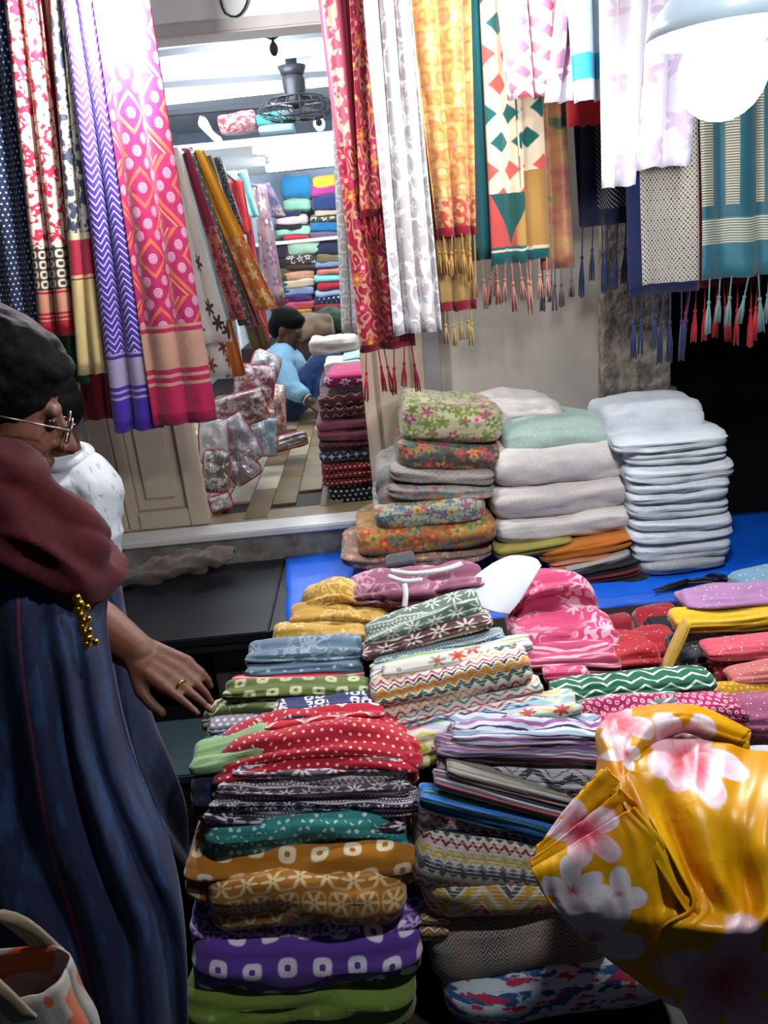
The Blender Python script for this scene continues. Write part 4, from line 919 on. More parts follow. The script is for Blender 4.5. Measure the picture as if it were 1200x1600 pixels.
# ================================================================== SMALL THINGS ON THE TABLE AND LEDGE
# paper: rounded sheet curling over the pile
P = net([[(770, 880, 1.668), (800, 868, 1.683), (835, 872, 1.683), (846, 884, 1.675)], [(738, 905, 1.622), (770, 905, 1.629), (805, 905, 1.629), (832, 908, 1.637)], [(738, 930, 1.591), (765, 935, 1.591), (790, 938, 1.591), (812, 940, 1.599)], [(752, 950, 1.576), (768, 955, 1.568), (780, 958, 1.568), (795, 960, 1.576)]], 16, 16)
c = P[-1][8].copy(); o = sheet('paper_sheet', [[p-c for p in r] for r in P], plain('c3c5cc', bump=.05, rough=.7), .0015, uvs=[[(i*.01, j*.01) for i in range(17)] for j in range(17)]); o.location = c
tag(o, 'white curled paper sheet lying between mauve and pink cloths', 'paper')
# measuring tape: ribbons
def ribbon(pts, wd, mat, label, parts):
    root = None
    for pl_ in parts:
        cs = spline([at(p[0], p[1], d=p[2]) for p in pl_], 30); Pm = []; UV = []; arc = 0
        for k, p in enumerate(cs):
            t = (cs[min(k+1, 30)] - cs[max(k-1, 0)]).normalized(); sd_ = t.cross(Vector((0, -.6, .8))).normalized()*wd/2
            if k: arc += (p-cs[k-1]).length
            Pm.append([p-sd_, p+sd_]); UV.append([(arc, 0), (arc, wd)])
        yield Pm, UV
MT = F('tape', lambda m: m.mix(m.less(m.abs(m.tri(m.u/.01)), .12)*(m.v < .009), 'd6d6d2', '2a2a2a'), rough=.4, bump=.02)
tp = [[(610, 892, 1.556), (640, 896, 1.542), (668, 894, 1.535), (700, 888, 1.542), (722, 880, 1.556)], [(606, 900, 1.549), (632, 908, 1.528), (660, 906, 1.521)], [(632, 912, 1.506), (634, 928, 1.486), (632, 948, 1.471)]]
te = empty('measuring_tape', at(640, 905, d=1.53)); tag(te, 'white measuring tape looped over the mauve printed garment', 'tape')
for Pm, UV in ribbon(None, .0105, MT, '', tp):
    o = sheet('tape_loop', [[q-te.location for q in r] for r in Pm], MT, .0012, te, UV)
# dark folder like wallet beside the tape
FC('dark grey little cloth pouch behind the measuring tape', (603, 880), (648, 872), 20, 1.60, plain('2c2d38'), name='cloth_pouch', layers=1, depth=.08, crumple=.5, cat='pouch')
# scissors
se = empty('scissors', at(1080, 912, z=.462)); tag(se, 'black tailoring scissors lying on the blue tarpaulin', 'scissors')
def loc3(px, py, z): return at(px, py, z=z) - se.location
for a, b, cc in (((1020, 922), (1075, 908), (1118, 902)), ((1024, 926), (1072, 912), (1126, 908))):
    tube('blade', [loc3(*a, .463), loc3((a[0]+b[0])/2, (a[1]+b[1])/2, .466), loc3(*b, .466)], [.002, .007, .009], M_DKMETAL, se)
    q = loc3(*cc, .466); tube('handle', [loc3(*b, .466)] + [q + Vector((.03*math.cos(k/10*2*PI+PI), .02*math.sin(k/10*2*PI+PI), 0)) for k in range(11)], .006, solid('handle_black', '0b0b0d', .4), se)
# crumpled brown cloth bag with strings on the ledge by the step
P = net([[(176, 898, 2.93), (220, 880, 2.95), (270, 868, 2.97), (320, 858, 2.98), (368, 862, 2.98)], [(172, 905, 2.86), (220, 892, 2.86), (270, 880, 2.87), (320, 868, 2.88), (362, 868, 2.9)], [(178, 915, 2.85), (225, 905, 2.84), (275, 895, 2.84), (320, 882, 2.86), (350, 878, 2.89)], [(184, 922, 2.87), (232, 913, 2.88), (280, 902, 2.89), (318, 893, 2.9), (345, 884, 2.92)]], 60, 24)
c = P[-1][20].copy()
for j, r in enumerate(P):
    for i, p in enumerate(r): p.z += .028*nz(i*.10, j*.16) + .012*abs(nz(i*.2+j*.12, j*.2, 4)); p.z = max(p.z, .455)
o = sheet('cloth_bag', [[p-c for p in r] for r in P], plain('6a5c50', rough=.95), .008, uvs=[[(i*.01, j*.01) for i in range(61)] for j in range(25)]); o.location = c
tag(o, 'crumpled grey brown cloth bag with white strings on the black ledge', 'bag')
for k in range(3):
    tube('string', [at(178+k*3, 912, z=.457)-c, at(196+4*k, 905+5*k, z=.46)-c, at(212-4*k, 908+3*k, z=.457)-c, at(186, 918+k, z=.457)-c], .003, plain('b9b2a6'), o, 5)
#==PART6==
# ================================================================== YELLOW SATIN
def suv(p): return (p.x, p.z*.75 + p.y*.66)
def flower(m, col, px, py, d, R, n, rot, c_in, c_out, deep='b3263f'):
    q = suv(at(px, py, d=d)); a = m.u - q[0]; b = m.v - q[1]; r = m.hyp(a, b); th = m.atan2(b, a) + rot
    w = (m.noise(m.vec(m.u, m.v), 40, 2) - .5)*.012
    lobe = m.abs(m.cos(th*(n/2)))*.5 + .5
    msk = m.less(r + w, lobe*R, .06)
    pc = m.ramp(r/R + (m.noise(m.vec(th, r*20), 3, 2)-.5)*.5, [(0, deep), (.25, c_in), (.75, c_out), (1, c_out)], 'LINEAR')
    vein = m.less(m.abs(m.tri(th*n/6.283*1.5)), .05)*.3*(m.noise(m.vec(m.u, m.v), 30, 1) > .5)
    return m.mix(msk, col, m.mix(vein, pc, deep))
def satin(m):
    v0 = m.vec(m.u, m.v)
    col = m.ramp(m.noise(v0, 11, 3), [(.3, 'c98206'), (.5, 'd69806'), (.62, 'dca408'), (.72, 'c97a10')], 'LINEAR')
    br = m.less(m.abs(m.noise(v0, 16, 4) - .5), .006)*(m.noise(v0, 7, 1) > .52)
    col = m.mix(br*.35, col, 'a05a18')
    bl = m.ss(m.noise(v0, 14, 2), .63, .7); col = m.mix(bl*.4, col, 'e0702a')
    for f in ((1085, 1180, .95, .062, 5, .4, 'd8707c', 'ecd5dd'), (1075, 1195, .95, .045, 5, 1.3, 'd64a5c', 'eab9c2'), (900, 1393, .87, .036, 5, .9, 'dccdd2', 'e6dfe4'), (968, 1400, .87, .03, 4, .2, 'dccdd2', 'e6dfe4'),
              (935, 1470, .88, .055, 5, .3, 'cbb9bf', 'd3c9cf'), (915, 1300, .90, .04, 5, .8, 'c9586a', 'e3c5cc'), (1130, 1530, .88, .075, 5, 1.0, 'b07078', 'c9aab0'), (965, 1130, 1.0, .04, 4, .5, 'd8606c', 'ecd0d6'), (975, 1180, .95, .022, 4, 0, 'd8a0a8', 'eee2e6')):
        col = flower(m, col, *f)
    return col
SAT = fab('satin', satin, rough=.36, sheen=0, spec=.4, bump=.08, var=.0, weave=1500)
ys = empty('satin_cloth', at(1010, 1400, d=.95)); tag(ys, 'shiny yellow satin cloth with pink and white flowers heaped at the right front', 'fabric')
def satin_part(name, rows, nu, nv, crease=.004, sd=0.0, thick=.0025):
    P = net(rows, nu, nv)
    for j, r in enumerate(P):
        for i, p in enumerate(r):
            n = nz(i/nu*5+sd, j/nv*5)*crease*1.3 + (.35-abs(nz(i/nu*7+j/nv*3+sd, j/nv*2.2, 3)))*crease*2.4
            p += Vector((0, -.6, .8))*n
    return sheet(name, [[p-ys.location for p in r] for r in P], SAT, thick, ys, [[suv(p) for p in r] for r in P])
satin_part('drape', [
    [(992, 1172, .97), (1020, 1158, .985), (1070, 1156, .99), (1130, 1163, .985), (1195, 1176, .98), (1280, 1185, .97), (1370, 1199, 0.965)],
    [(986, 1200, .93), (1030, 1205, .935), (1080, 1212, .93), (1140, 1214, .925), (1200, 1218, .92), (1280, 1222, .92), (1370, 1236, 0.915)],
    [(1000, 1245, .90), (1040, 1262, .915), (1085, 1262, .888), (1140, 1268, .885), (1200, 1270, .875), (1280, 1275, .87), (1370, 1289, 0.865)],
    [(1028, 1300, .872), (1060, 1320, .892), (1100, 1318, .862), (1150, 1325, .868), (1200, 1325, .845), (1280, 1330, .84), (1370, 1344, 0.835)],
    [(1058, 1362, .852), (1085, 1378, .872), (1118, 1372, .845), (1160, 1378, .865), (1205, 1372, .835), (1280, 1375, .83), (1370, 1389, 0.825)],
    [(1080, 1416, .838), (1105, 1422, .845), (1140, 1425, .835), (1175, 1420, .84), (1212, 1408, .82), (1280, 1405, .81), (1370, 1419, 0.805)],
    [(1040, 1444, .832), (1085, 1450, .828), (1140, 1456, .82), (1180, 1450, .82), (1215, 1432, .805), (1280, 1425, .80), (1370, 1439, 0.795)],
    [(1030, 1472, .855), (1085, 1480, .85), (1140, 1484, .842), (1182, 1478, .84), (1218, 1462, .83), (1280, 1455, .82), (1370, 1469, 0.815)],
    [(1040, 1530, .885), (1090, 1535, .88), (1140, 1538, .875), (1185, 1536, .87), (1220, 1530, .86), (1280, 1525, .85), (1370, 1539, 0.845)],
    [(1075, 1600, .905), (1110, 1602, .90), (1150, 1608, .895), (1190, 1612, .89), (1230, 1612, .88), (1280, 1612, .87), (1370, 1626, 0.865)]], 70, 90, .005, 1.3)
satin_part('lower_fold', [
    [(830, 1358, .915), (872, 1334, .905), (920, 1304, .895), (965, 1276, .888), (990, 1262, .885)],
    [(838, 1374, .905), (890, 1352, .890), (945, 1325, .88), (995, 1302, .875), (1022, 1296, .872)],
    [(850, 1398, .90), (905, 1388, .885), (965, 1368, .875), (1020, 1352, .867), (1050, 1346, .862)],
    [(866, 1418, .898), (930, 1420, .882), (990, 1412, .87), (1045, 1405, .86), (1080, 1408, .853)],
    [(882, 1436, .90), (945, 1444, .884), (1005, 1444, .868), (1055, 1440, .848), (1092, 1440, .838)],
    [(912, 1466, .915), (965, 1478, .90), (1015, 1482, .885), (1060, 1478, .868), (1098, 1472, .858)],
    [(960, 1506, .93), (1000, 1518, .918), (1040, 1526, .905), (1075, 1526, .895), (1110, 1520, .89)],
    [(1040, 1566, .945), (1065, 1576, .935), (1092, 1588, .925), (1118, 1590, .915), (1140, 1588, .91)]], 50, 60, .004, 5.1)
satin_part('pleat', [
    [(826, 1345, .93), (866, 1318, .922), (908, 1284, .915), (955, 1246, .908), (968, 1232, .905)],
    [(832, 1358, .925), (880, 1336, .915), (928, 1302, .908), (975, 1268, .90), (992, 1254, .897)],
    [(845, 1372, .935), (900, 1352, .925), (950, 1325, .918), (1000, 1295, .91), (1020, 1282, .905)]], 40, 20, .003, 7.7)
satin_part('pleat', [
    [(838, 1322, .945), (866, 1296, .94), (900, 1252, .935), (935, 1212, .93), (948, 1200, .928)],
    [(838, 1338, .94), (876, 1310, .933), (918, 1272, .925), (955, 1236, .918), (972, 1226, .915)],
    [(845, 1355, .95), (890, 1330, .943), (935, 1295, .935), (975, 1262, .928), (990, 1252, .925)]], 40, 20, .003, 9.9)
satin_part('pleat', [
    [(850, 1312, .955), (880, 1270, .955), (912, 1232, .952), (940, 1202, .95)],
    [(846, 1326, .95), (880, 1292, .945), (915, 1252, .94), (950, 1218, .935)],
    [(850, 1345, .96), (890, 1318, .955), (930, 1280, .95), (965, 1250, .945)]], 40, 16, .003, 12.1)
satin_part('rolled_fold', [
    [(925, 1235, .965), (934, 1185, .985), (932, 1145, 1.005), (950, 1122, 1.02), (990, 1108, 1.03), (1045, 1102, 1.03), (1100, 1108, 1.03), (1172, 1142, 1.02)],
    [(938, 1242, .935), (944, 1195, .955), (946, 1155, .975), (966, 1135, .99), (1000, 1118, 1.0), (1050, 1108, 1.005), (1095, 1116, 1.01), (1168, 1148, 1.005)],
    [(956, 1246, .915), (958, 1205, .93), (962, 1170, .955), (982, 1148, .965), (1012, 1130, .975), (1055, 1117, .985), (1090, 1125, .99), (1160, 1156, .995)],
    [(978, 1252, .905), (978, 1215, .92), (980, 1185, .94), (996, 1164, .955), (1022, 1146, .97), (1058, 1130, .98), (1088, 1138, .99), (1150, 1166, 1.0)],
    [(1000, 1262, .92), (1000, 1225, .935), (1000, 1196, .955), (1012, 1176, .975), (1032, 1160, .99), (1062, 1146, 1.0), (1090, 1150, 1.01), (1140, 1175, 1.02)]], 60, 24, .004, 3.3)
satin_part('back_flap', [
    [(1012, 1160, 1.01), (1050, 1142, 1.02), (1100, 1138, 1.03), (1172, 1146, 1.03)],
    [(1010, 1180, .995), (1050, 1165, 1.005), (1100, 1162, 1.01), (1170, 1168, 1.01)],
    [(1012, 1205, 1.0), (1050, 1192, 1.005), (1100, 1190, 1.01), (1168, 1192, 1.01)]], 36, 14, .004, 15.2)
satin_part('ridge_fold', [
    [(960, 1236, .91), (985, 1205, .925), (1004, 1215, .93)],
    [(992, 1290, .885), (1008, 1262, .895), (1026, 1270, .905)],
    [(1026, 1350, .865), (1036, 1318, .868), (1056, 1328, .88)],
    [(1062, 1412, .846), (1070, 1388, .848), (1088, 1396, .862)],
    [(1085, 1440, .838), (1092, 1428, .84), (1104, 1432, .85)]], 16, 50, .003, 18.4)
# pile carrying the satin and the dark cloth in the corner
U = [FC('dark folded cloth supporting the yellow satin from below', (985, 1425), (1375, 1385), 150, 1.0, plain('14110f'), layers=3, depth=.22),
     FC('dark red and black printed cloth in the bottom right corner', (1120, 1590), (1360, 1550), 110, .90, f_flor('cornerdark', '1a0c10', ['7a1226', '1a0c10', 'a08a90'], .06, 6, .4), layers=1, depth=.26)]
riser(U, .06, front=.06)
# ================================================================== INSIDE THE SHOP: goods
# stack by the right jamb
I_ = []
IS = [('magenta flowered fabric on top of the stack beside the right jamb', 505, 578, 597, 20, f_flor('imag', '7a1552', ['d8b8cc', 'b82a7a'], .06, 6, .4)),
      ('bright pink fabric edge just above the magenta flowered one', 512, 575, 588, 10, plain('c4226a')),
      ('maroon fabric with pale diamond lattice in the jamb stack', 496, 580, 627, 18, f_strip('imar', [(0, '4a1420'), (.7, 'cfa8a0'), (.8, '4a1420')], .05, .012, .05)),
      ('maroon fabric with pale zigzag in the jamb stack', 498, 580, 645, 16, f_strip('imar2', [(0, '451320'), (.7, 'cfa8a0'), (.82, '451320')], .045, .012, .04)),
      ('dusty rose fabric, upper of two rolls in the jamb stack', 493, 581, 665, 16, plain('7c3f52')), ('dusty rose fabric, lower of two rolls in the jamb stack', 495, 582, 682, 18, plain('7f4155')),
      ('black fabric with red marks below the rose rolls', 497, 583, 699, 14, f_mini('iblk', '201018', '8a2030', .03)), ('navy fabric with white marks in the jamb stack', 498, 585, 715, 16, f_mini('inav', '141a34', 'b9bcc8', .035)),
      ('red bandhani fabric, top of three red ones in the jamb stack', 501, 586, 731, 12, f_dots('ired', '7d0f1e', 'd9b0a4', .02)), ('red bandhani fabric, middle of three red ones in the jamb stack', 502, 586, 743, 12, f_dots('ired', '7d0f1e', 'd9b0a4', .02)),
      ('red bandhani fabric, lowest of three red ones in the jamb stack', 503, 587, 755, 12, f_dots('ired', '7d0f1e', 'd9b0a4', .02)), ('black fabric with white specks at the bottom of the jamb stack', 512, 588, 774, 26, f_dots('iblk2', '101018', 'c9ccd2', .024, .22))]
for k, (lb, x0, x1, y, th, mt) in enumerate(IS):
    I_.append(FC(lb, (x0, y+4), (x1, y-4), th*1.15, 3.13, mt, name='folded_fabric', layers=2 if th > 13 else 1, depth=.3, crumple=.8, res=.8))
# heap of white cloths behind the stack, on a low bundle
bd = FC('large dark bundle under the white cloths behind the jamb stack', (500, 628), (580, 620), 80, 3.75, plain('4a3a42'), name='cloth_bundle', layers=3, depth=.4)
for lb, L, R, th, Y, h in (('grey white cloth at the back of the white heap', (482, 548), (560, 540), 26, 4.0, 'b9b0a8'), ('mint tinted folded cloth on the white heap', (535, 568), (580, 560), 22, 3.85, 'a5c4be'), ('white folded cloth at the front of the white heap', (506, 578), (580, 572), 22, 3.8, 'd5d6d4')):
    FC(lb, L, R, th, Y, plain(h), name='folded_cloth', layers=2, depth=.3, crumple=1.8, res=.7)
bpy.context.view_layer.update()
box('low_stand', (-.26, 3.80, FLZ), (.08, 4.3, .80), M_WOODDK, label='low dark stand carrying the white cloth heap behind the jamb stack', cat='stand')
FC('dark green embroidered cloth heaped below the shelf', (475, 512), (540, 500), 38, 6.2, f_flor('dkgh', '16301c', ['2c4a2c', '101f14'], .12), name='folded_cloth', layers=1, crumple=2.5, depth=.35, res=.7, droop=.3)
FC('brown crumpled cloth heaped behind the seated man', (455, 522), (520, 512), 40, 5.9, plain('6a5644'), name='folded_cloth', layers=1, crumple=3, depth=.35, res=.7)
box('low_cupboard', (-.95, 5.85, FLZ), (.1, 6.53, .93), M_WOODDK, label='low dark cupboard below the shelves behind the seated man', cat='cupboard')
# shelf unit
sh = empty('shelf_unit', (-.35, 6.75, FLZ)); tag(sh, 'white shelf unit on the back wall packed with folded clothes', 'shelf')
SHY = 6.55
zb = [at(470, 374, Y=SHY).z, at(470, 540, Y=SHY).z]
for z in zb + [zb[0]+.62]: box('shelf_board', (-1.05, SHY, z-.025), (.06, 6.97, z), M_WHITE, parent=sh)
for x in (-1.07, .06): box('upright', (x, SHY, FLZ), (x+.025, 6.97, 2.18), M_WHITE, parent=sh)
SI = [(462, 292, 36, 30, 'bright teal', '12618a'), (463, 320, 32, 16, 'pale green', '6f9a86'), (448, 334, 30, 12, 'dark navy', '1a2240'), (455, 344, 36, 12, 'blush white', 'c9aeb0'), (450, 354, 32, 10, 'black', '15151c'), (457, 362, 40, 12, 'mint', '7fb39a'), (462, 370, 30, 8, 'scarlet', 'b0283a'),
      (507, 283, 28, 16, 'golden yellow', 'c99a2e'), (505, 297, 30, 14, 'magenta', '8f2a72'), (510, 316, 34, 22, 'deep blue', '1c2a58'), (512, 332, 30, 10, 'beige', '9a8f78'), (508, 341, 34, 10, 'black and white', '3a3434'), (508, 354, 34, 14, 'peacock blue', '175f8c'), (508, 367, 34, 10, 'grey violet', '5a4f68'),
      (474, 388, 38, 22, 'sage green', '8fae96'), (432, 392, 24, 26, 'dark plum', '2a1c2c'), (470, 406, 40, 14, 'black patterned', '2a2428'), (440, 412, 30, 14, 'charcoal', '1e1c22'), (468, 418, 36, 10, 'dark brown', '33241f'), (466, 431, 36, 12, 'peach', 'b98a70'), (466, 443, 36, 12, 'cream and rust', 'c9b39a'), (465, 455, 36, 12, 'steel blue', '7f94ac'), (462, 466, 36, 10, 'violet', '4a2f72'), (465, 478, 38, 12, 'coral pink', 'c04a5c'), (464, 489, 34, 10, 'ochre', 'b5862a'), (436, 430, 26, 20, 'moss', '4a4a2c'), (436, 452, 26, 20, 'dark teal', '1f4a4c'), (436, 474, 26, 20, 'wine', '5a1c34'),
      (511, 389, 32, 16, 'midnight blue', '1c2138'), (514, 403, 30, 12, 'olive', '6a6448'), (513, 414, 32, 11, 'dusty blue', '6f84a4'), (515, 425, 30, 11, 'salmon', 'c07868'), (512, 436, 32, 11, 'aqua', '7fc4bc'), (516, 447, 30, 11, 'crimson', 'a81f34'), (514, 458, 32, 11, 'powder blue', '8fa6c0'), (514, 469, 32, 11, 'navy dotted', '1a2450'), (514, 480, 32, 11, 'brick red', '8f2a2c'), (514, 490, 32, 9, 'dark slate', '2a3038')]
for i, (x, y, wd, th, cn, h) in enumerate(SI):
    mt = f_dots('shelfnavy', h, 'd0d4e0', .04, .18) if 'dotted' in cn else (f_flor('shelfbw', h, ['b9aea8', h], .06) if 'pattern' in cn or 'white' in cn and 'black' in cn else plain(h))
    FC('%s folded garment %s on the back shelf' % (cn, ('in the left column above' if y < 373 else 'in the left column below') + ' the board' if x < 485 else ('in the right column above' if y < 373 else 'in the right column below') + ' the board'),
       (x-wd*.70, y+1.5), (x+wd*.70, y-1.5), th*1.42, 6.56, mt, group='folded garments on the back shelf', layers=2 if th > 11 else 1, depth=.32, crumple=1.6, res=.5)
# things on the loft
FC('turquoise fabric bundle on the loft beside the fan', (398, 186), (452, 180), 24, 5.2, plain('4fb3b0'), name='cloth_bundle', layers=3, depth=.3, res=.7)
FC('pale blue fabric roll under the turquoise bundle on the loft', (402, 202), (458, 196), 14, 5.2, plain('9fc0cc'), name='cloth_bundle', layers=1, depth=.3, res=.7)
FC('red and clear plastic parcel on the loft', (338, 192), (398, 184), 30, 5.2, fab('parcel', lambda m: m.ramp(m.noise(m.vec(m.u, m.v), 25, 3), [(0, 'b8404a'), (.5, 'd8a8a6'), (.6, 'c9565c')]), rough=.2, coat=1), name='plastic_parcel', layers=2, depth=.3, crumple=2, res=.7, cat='parcel')
P = net([[(312, 182, 4.75), (322, 186, 4.74), (332, 205, 4.74), (345, 215, 4.76)], [(310, 195, 4.72), (322, 205, 4.7), (336, 218, 4.7), (352, 224, 4.72)], [(318, 200, 4.7), (328, 212, 4.68), (342, 222, 4.68), (380, 222, 4.7)]], 14, 10)
c = P[-1][5].copy(); o = sheet('white_rag', [[p-c for p in r] for r in P], plain('dde2e6'), .01, uvs=[[(i*.02, j*.02) for i in range(15)] for j in range(11)]); o.location = c; tag(o, 'white crumpled rag hanging over the loft edge', 'cloth')
# garments on the inner left rail
HN = dict(rail=False, cat='garment', group='garments on the inner left rail', name='hanging_garment')
RT = []
def ih(label, T, yt, B, yb, Y, mat, **k):
    if 225 < yt < 300 and T[0] < 420: RT.append(at((T[0]+T[1])/2, yt+2, Y=Y))
    kk = dict(HN); n = kk.pop('name'); kk.update(k); hang(n, label, T, B, yb, Y, mat, k.pop('pleats', 1.5) if 'pleats' in k else 1.5, .015, yt=yt, **{q: v for q, v in kk.items() if q != 'pleats'})
def bord(base, low, s, hh, fl=None):
    return F('bord_%s_%s' % (base, low), lambda m: m.mix(m.v > hh, m.mix(m.vpetals(s, 5, .45)[0], low, fl or base), base))
ih('white kurta with black flower embroidery nearest the pink bandhani dupatta', (262, 276), 232, (292, 362), 536, 3.22, F('whblk', lambda m: m.mix(m.vpetals(.13, 6, .3)[0]*(m.v < .35), 'd9d5cf', '3a3436')))
ih('white kurta lower hem with red and black flower embroidery', (266, 280), 236, (318, 364), 588, 3.30, F('whblk2', lambda m: m.mix(m.vpetals(.11, 6, .34)[0], 'd3cec8', '8a3a3a')))
ih('golden yellow narrow garment behind the white kurta', (268, 280), 238, (318, 340), 470, 3.34, bord('d99420', 'b5703a', .05, .28))
ih('pale aqua garment behind the golden yellow one', (272, 284), 240, (334, 360), 500, 3.42, plain('8fb3b5'))
ih('maroon flowered garment with pink hem on the inner rail', (276, 296), 238, (352, 384), 500, 3.52, bord('8a1f44', 'b96a5c', .05, .40))
ih('dark green dotted garment with grey hem on the inner rail', (288, 304), 240, (372, 398), 508, 3.62, F('dgd', lambda m: m.mix(m.dots(.03, .2), '3c4a40', '8f8f80')))
ih('rose pink garment with thin hem between green and yellow ones', (284, 300), 232, (392, 414), 510, 3.72, bord('b8606a', '9a5a52', .05, .25))
ih('golden yellow garment with orange flowered hem, widest on the inner rail', (296, 318), 236, (398, 436), 484, 3.66, bord('e09a18', 'c4703a', .07, .34, 'd9b878'))
ih('black sequinned garment on the inner rail', (316, 344), 248, (352, 378), 352, 4.0, plain('2a2a30', sparkle=.3))
ih('plain red garment on the inner rail', (356, 380), 282, (374, 394), 366, 4.3, plain('a81a22'))
ih('turquoise and white blouse on the inner rail', (356, 384), 268, (388, 404), 340, 4.4, plain('7fc0c0'))
ih('mauve and cream flowered garment farthest on the inner rail', (394, 416), 290, (412, 446), 468, 4.5, f_flor('mcf', '9a8288', ['cfc0b8', '7a5a78', 'b98a7a'], .09))
ih('lilac patterned bundle hanging near the shelves', (396, 420), 288, (408, 446), 340, 4.6, f_flor('lilb', '6a5f78', ['8f7a68', '4a4a70'], .08))
ih('orange garment hem below the aqua one', (276, 290), 240, (352, 386), 588, 3.58, plain('b8641f'))
ih('rust brown garment hem low on the inner rail', (310, 330), 245, (394, 422), 545, 3.9, plain('5a4a34'))
ih('crimson garment hem near the seated man', (372, 384), 284, (410, 424), 540, 4.45, plain('a01522'))
ih('white lace panel hanging inside the right jamb', (516, 536), 66, (536, 564), 520, 3.14, F('laceD', lambda m: m.mix(m.rings(.05, .45, .3), 'b5b5b8', 'dcdcde')))
tag(tube('inner_rail', sorted(RT, key=lambda q: q.y), .008, M_METAL), 'thin steel rail along the inner left side carrying garments', 'rail')
# plastic packets with red piping
def packet(label, c, wd, hh, rot, body, Y):
    SEED[0] += 1; sd = SEED[0]*2.3; p0 = at(c[0], c[1], Y=Y); s_ = .00088*Y
    W_, H_ = wd*s_, hh*s_; e = empty('plastic_packet', p0); e.rotation_euler = (math.radians(-20), math.radians(rot), math.radians(15)); tag(e, label, 'packet', 'clear plastic packets with red piping')
    n = 16; m_ = 16
    for side in (1,):
        V = []; Fc = []; FU = []; UV = []
        for sg in (1, -1):
            for j in range(m_+1):
                for i in range(n+1):
                    a, b = -1+2*i/n, -1+2*j/m_
                    th = (1-a**4)*(1-b**4)
                    V.append(Vector((a*W_/2*(1-.05*b*b), -sg*(.05*th**.7*(1+.5*nz(a*2+sd, b*2, sg)) + .008*nz(a*6+sd, b*6)*th), b*H_/2*(1-.05*a*a)))); UV.append((a*W_/2, b*H_/2+sd))
        off = (n+1)*(m_+1)
        for sg in (0, 1):
            for j in range(m_):
                for i in range(n):
                    q = [sg*off+j*(n+1)+i, sg*off+j*(n+1)+i+1, sg*off+(j+1)*(n+1)+i+1, sg*off+(j+1)*(n+1)+i]
                    if sg: q.reverse()
                    Fc.append(q); FU.append([UV[k] for k in q])
        mesh_obj('plastic_cover', V, Fc, body, e, FU)
    ring = [Vector((math.copysign(abs(math.cos(t))**.35, math.cos(t))*W_/2*.96, 0, math.copysign(abs(math.sin(t))**.35, math.sin(t))*H_/2*.96)) for t in [2*PI*k/32 for k in range(33)]]
    tube('piping', ring, .006, solid('piping_red', 'b01424', .4), e, 6)
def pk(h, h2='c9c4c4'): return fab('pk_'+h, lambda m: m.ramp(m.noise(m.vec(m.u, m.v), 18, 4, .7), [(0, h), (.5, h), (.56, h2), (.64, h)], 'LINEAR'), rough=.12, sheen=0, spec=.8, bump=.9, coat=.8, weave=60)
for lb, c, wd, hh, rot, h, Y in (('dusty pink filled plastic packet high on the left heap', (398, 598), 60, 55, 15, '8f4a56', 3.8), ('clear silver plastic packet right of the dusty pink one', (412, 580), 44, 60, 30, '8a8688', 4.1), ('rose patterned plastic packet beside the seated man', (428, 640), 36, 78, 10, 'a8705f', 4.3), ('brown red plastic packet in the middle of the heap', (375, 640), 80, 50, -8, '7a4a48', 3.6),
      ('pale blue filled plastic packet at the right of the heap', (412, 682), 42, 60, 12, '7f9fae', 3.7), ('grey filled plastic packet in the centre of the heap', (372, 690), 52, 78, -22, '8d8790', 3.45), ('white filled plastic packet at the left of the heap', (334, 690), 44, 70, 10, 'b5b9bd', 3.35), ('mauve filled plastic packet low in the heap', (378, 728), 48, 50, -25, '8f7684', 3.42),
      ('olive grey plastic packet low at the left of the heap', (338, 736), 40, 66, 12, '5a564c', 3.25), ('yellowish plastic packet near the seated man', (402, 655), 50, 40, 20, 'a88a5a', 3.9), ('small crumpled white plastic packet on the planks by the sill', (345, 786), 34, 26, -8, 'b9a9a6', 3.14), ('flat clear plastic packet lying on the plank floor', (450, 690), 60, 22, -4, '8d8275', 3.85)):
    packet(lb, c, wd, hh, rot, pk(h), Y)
#==PART7==
# ================================================================== PEOPLE
M_SKIN = solid('skin_tan', '6e4432', .55, var=.12, scale=20, spec=.4)
M_SKIN2 = solid('skin_brown', '5a3826', .5, var=.12, scale=20, spec=.4)
M_HAIR = fab('hair', lambda m: lin('020202'), rough=.7, sheen=0, spec=.12, bump=.4, weave=700, var=0)
def head(bm, M, s=1.0):
    E_ = lambda c, r: add_ell(bm, Vector(c)*s, Vector(r)*s, M, 22)
    def K(a, b, ra, rb): add_cap(bm, M @ (Vector(a)*s), M @ (Vector(b)*s), ra*s, rb*s, 12)
    E_((-.012, 0, .03), (.097, .076, .098)); E_((.03, 0, -.025), (.064, .062, .085))
    K((.03, 0, -.075), (.068, 0, -.100), .042, .024); K((-.01, .045, -.06), (.05, .018, -.098), .026, .022); K((-.01, -.045, -.06), (.05, -.018, -.098), .026, .022)
    K((.088, 0, .014), (.118, 0, -.030), .008, .012); E_((.104, .011, -.031), (.012, .010, .009)); E_((.104, -.011, -.031), (.012, .010, .009))
    K((.078, -.04, .022), (.084, 0, .022), .009, .010); K((.078, .04, .022), (.084, 0, .022), .009, .010)
    K((.083, -.018, -.060), (.094, 0, -.058), .007, .009); K((.083, .018, -.060), (.094, 0, -.058), .007, .009)
    K((.082, -.016, -.070), (.091, 0, -.072), .007, .009); K((.082, .016, -.070), (.091, 0, -.072), .007, .009)
    for q in (-1, 1): E_((-.008, q*.076, -.008), (.018, .010, .031)); E_((.054, q*.036, -.030), (.026, .020, .026))
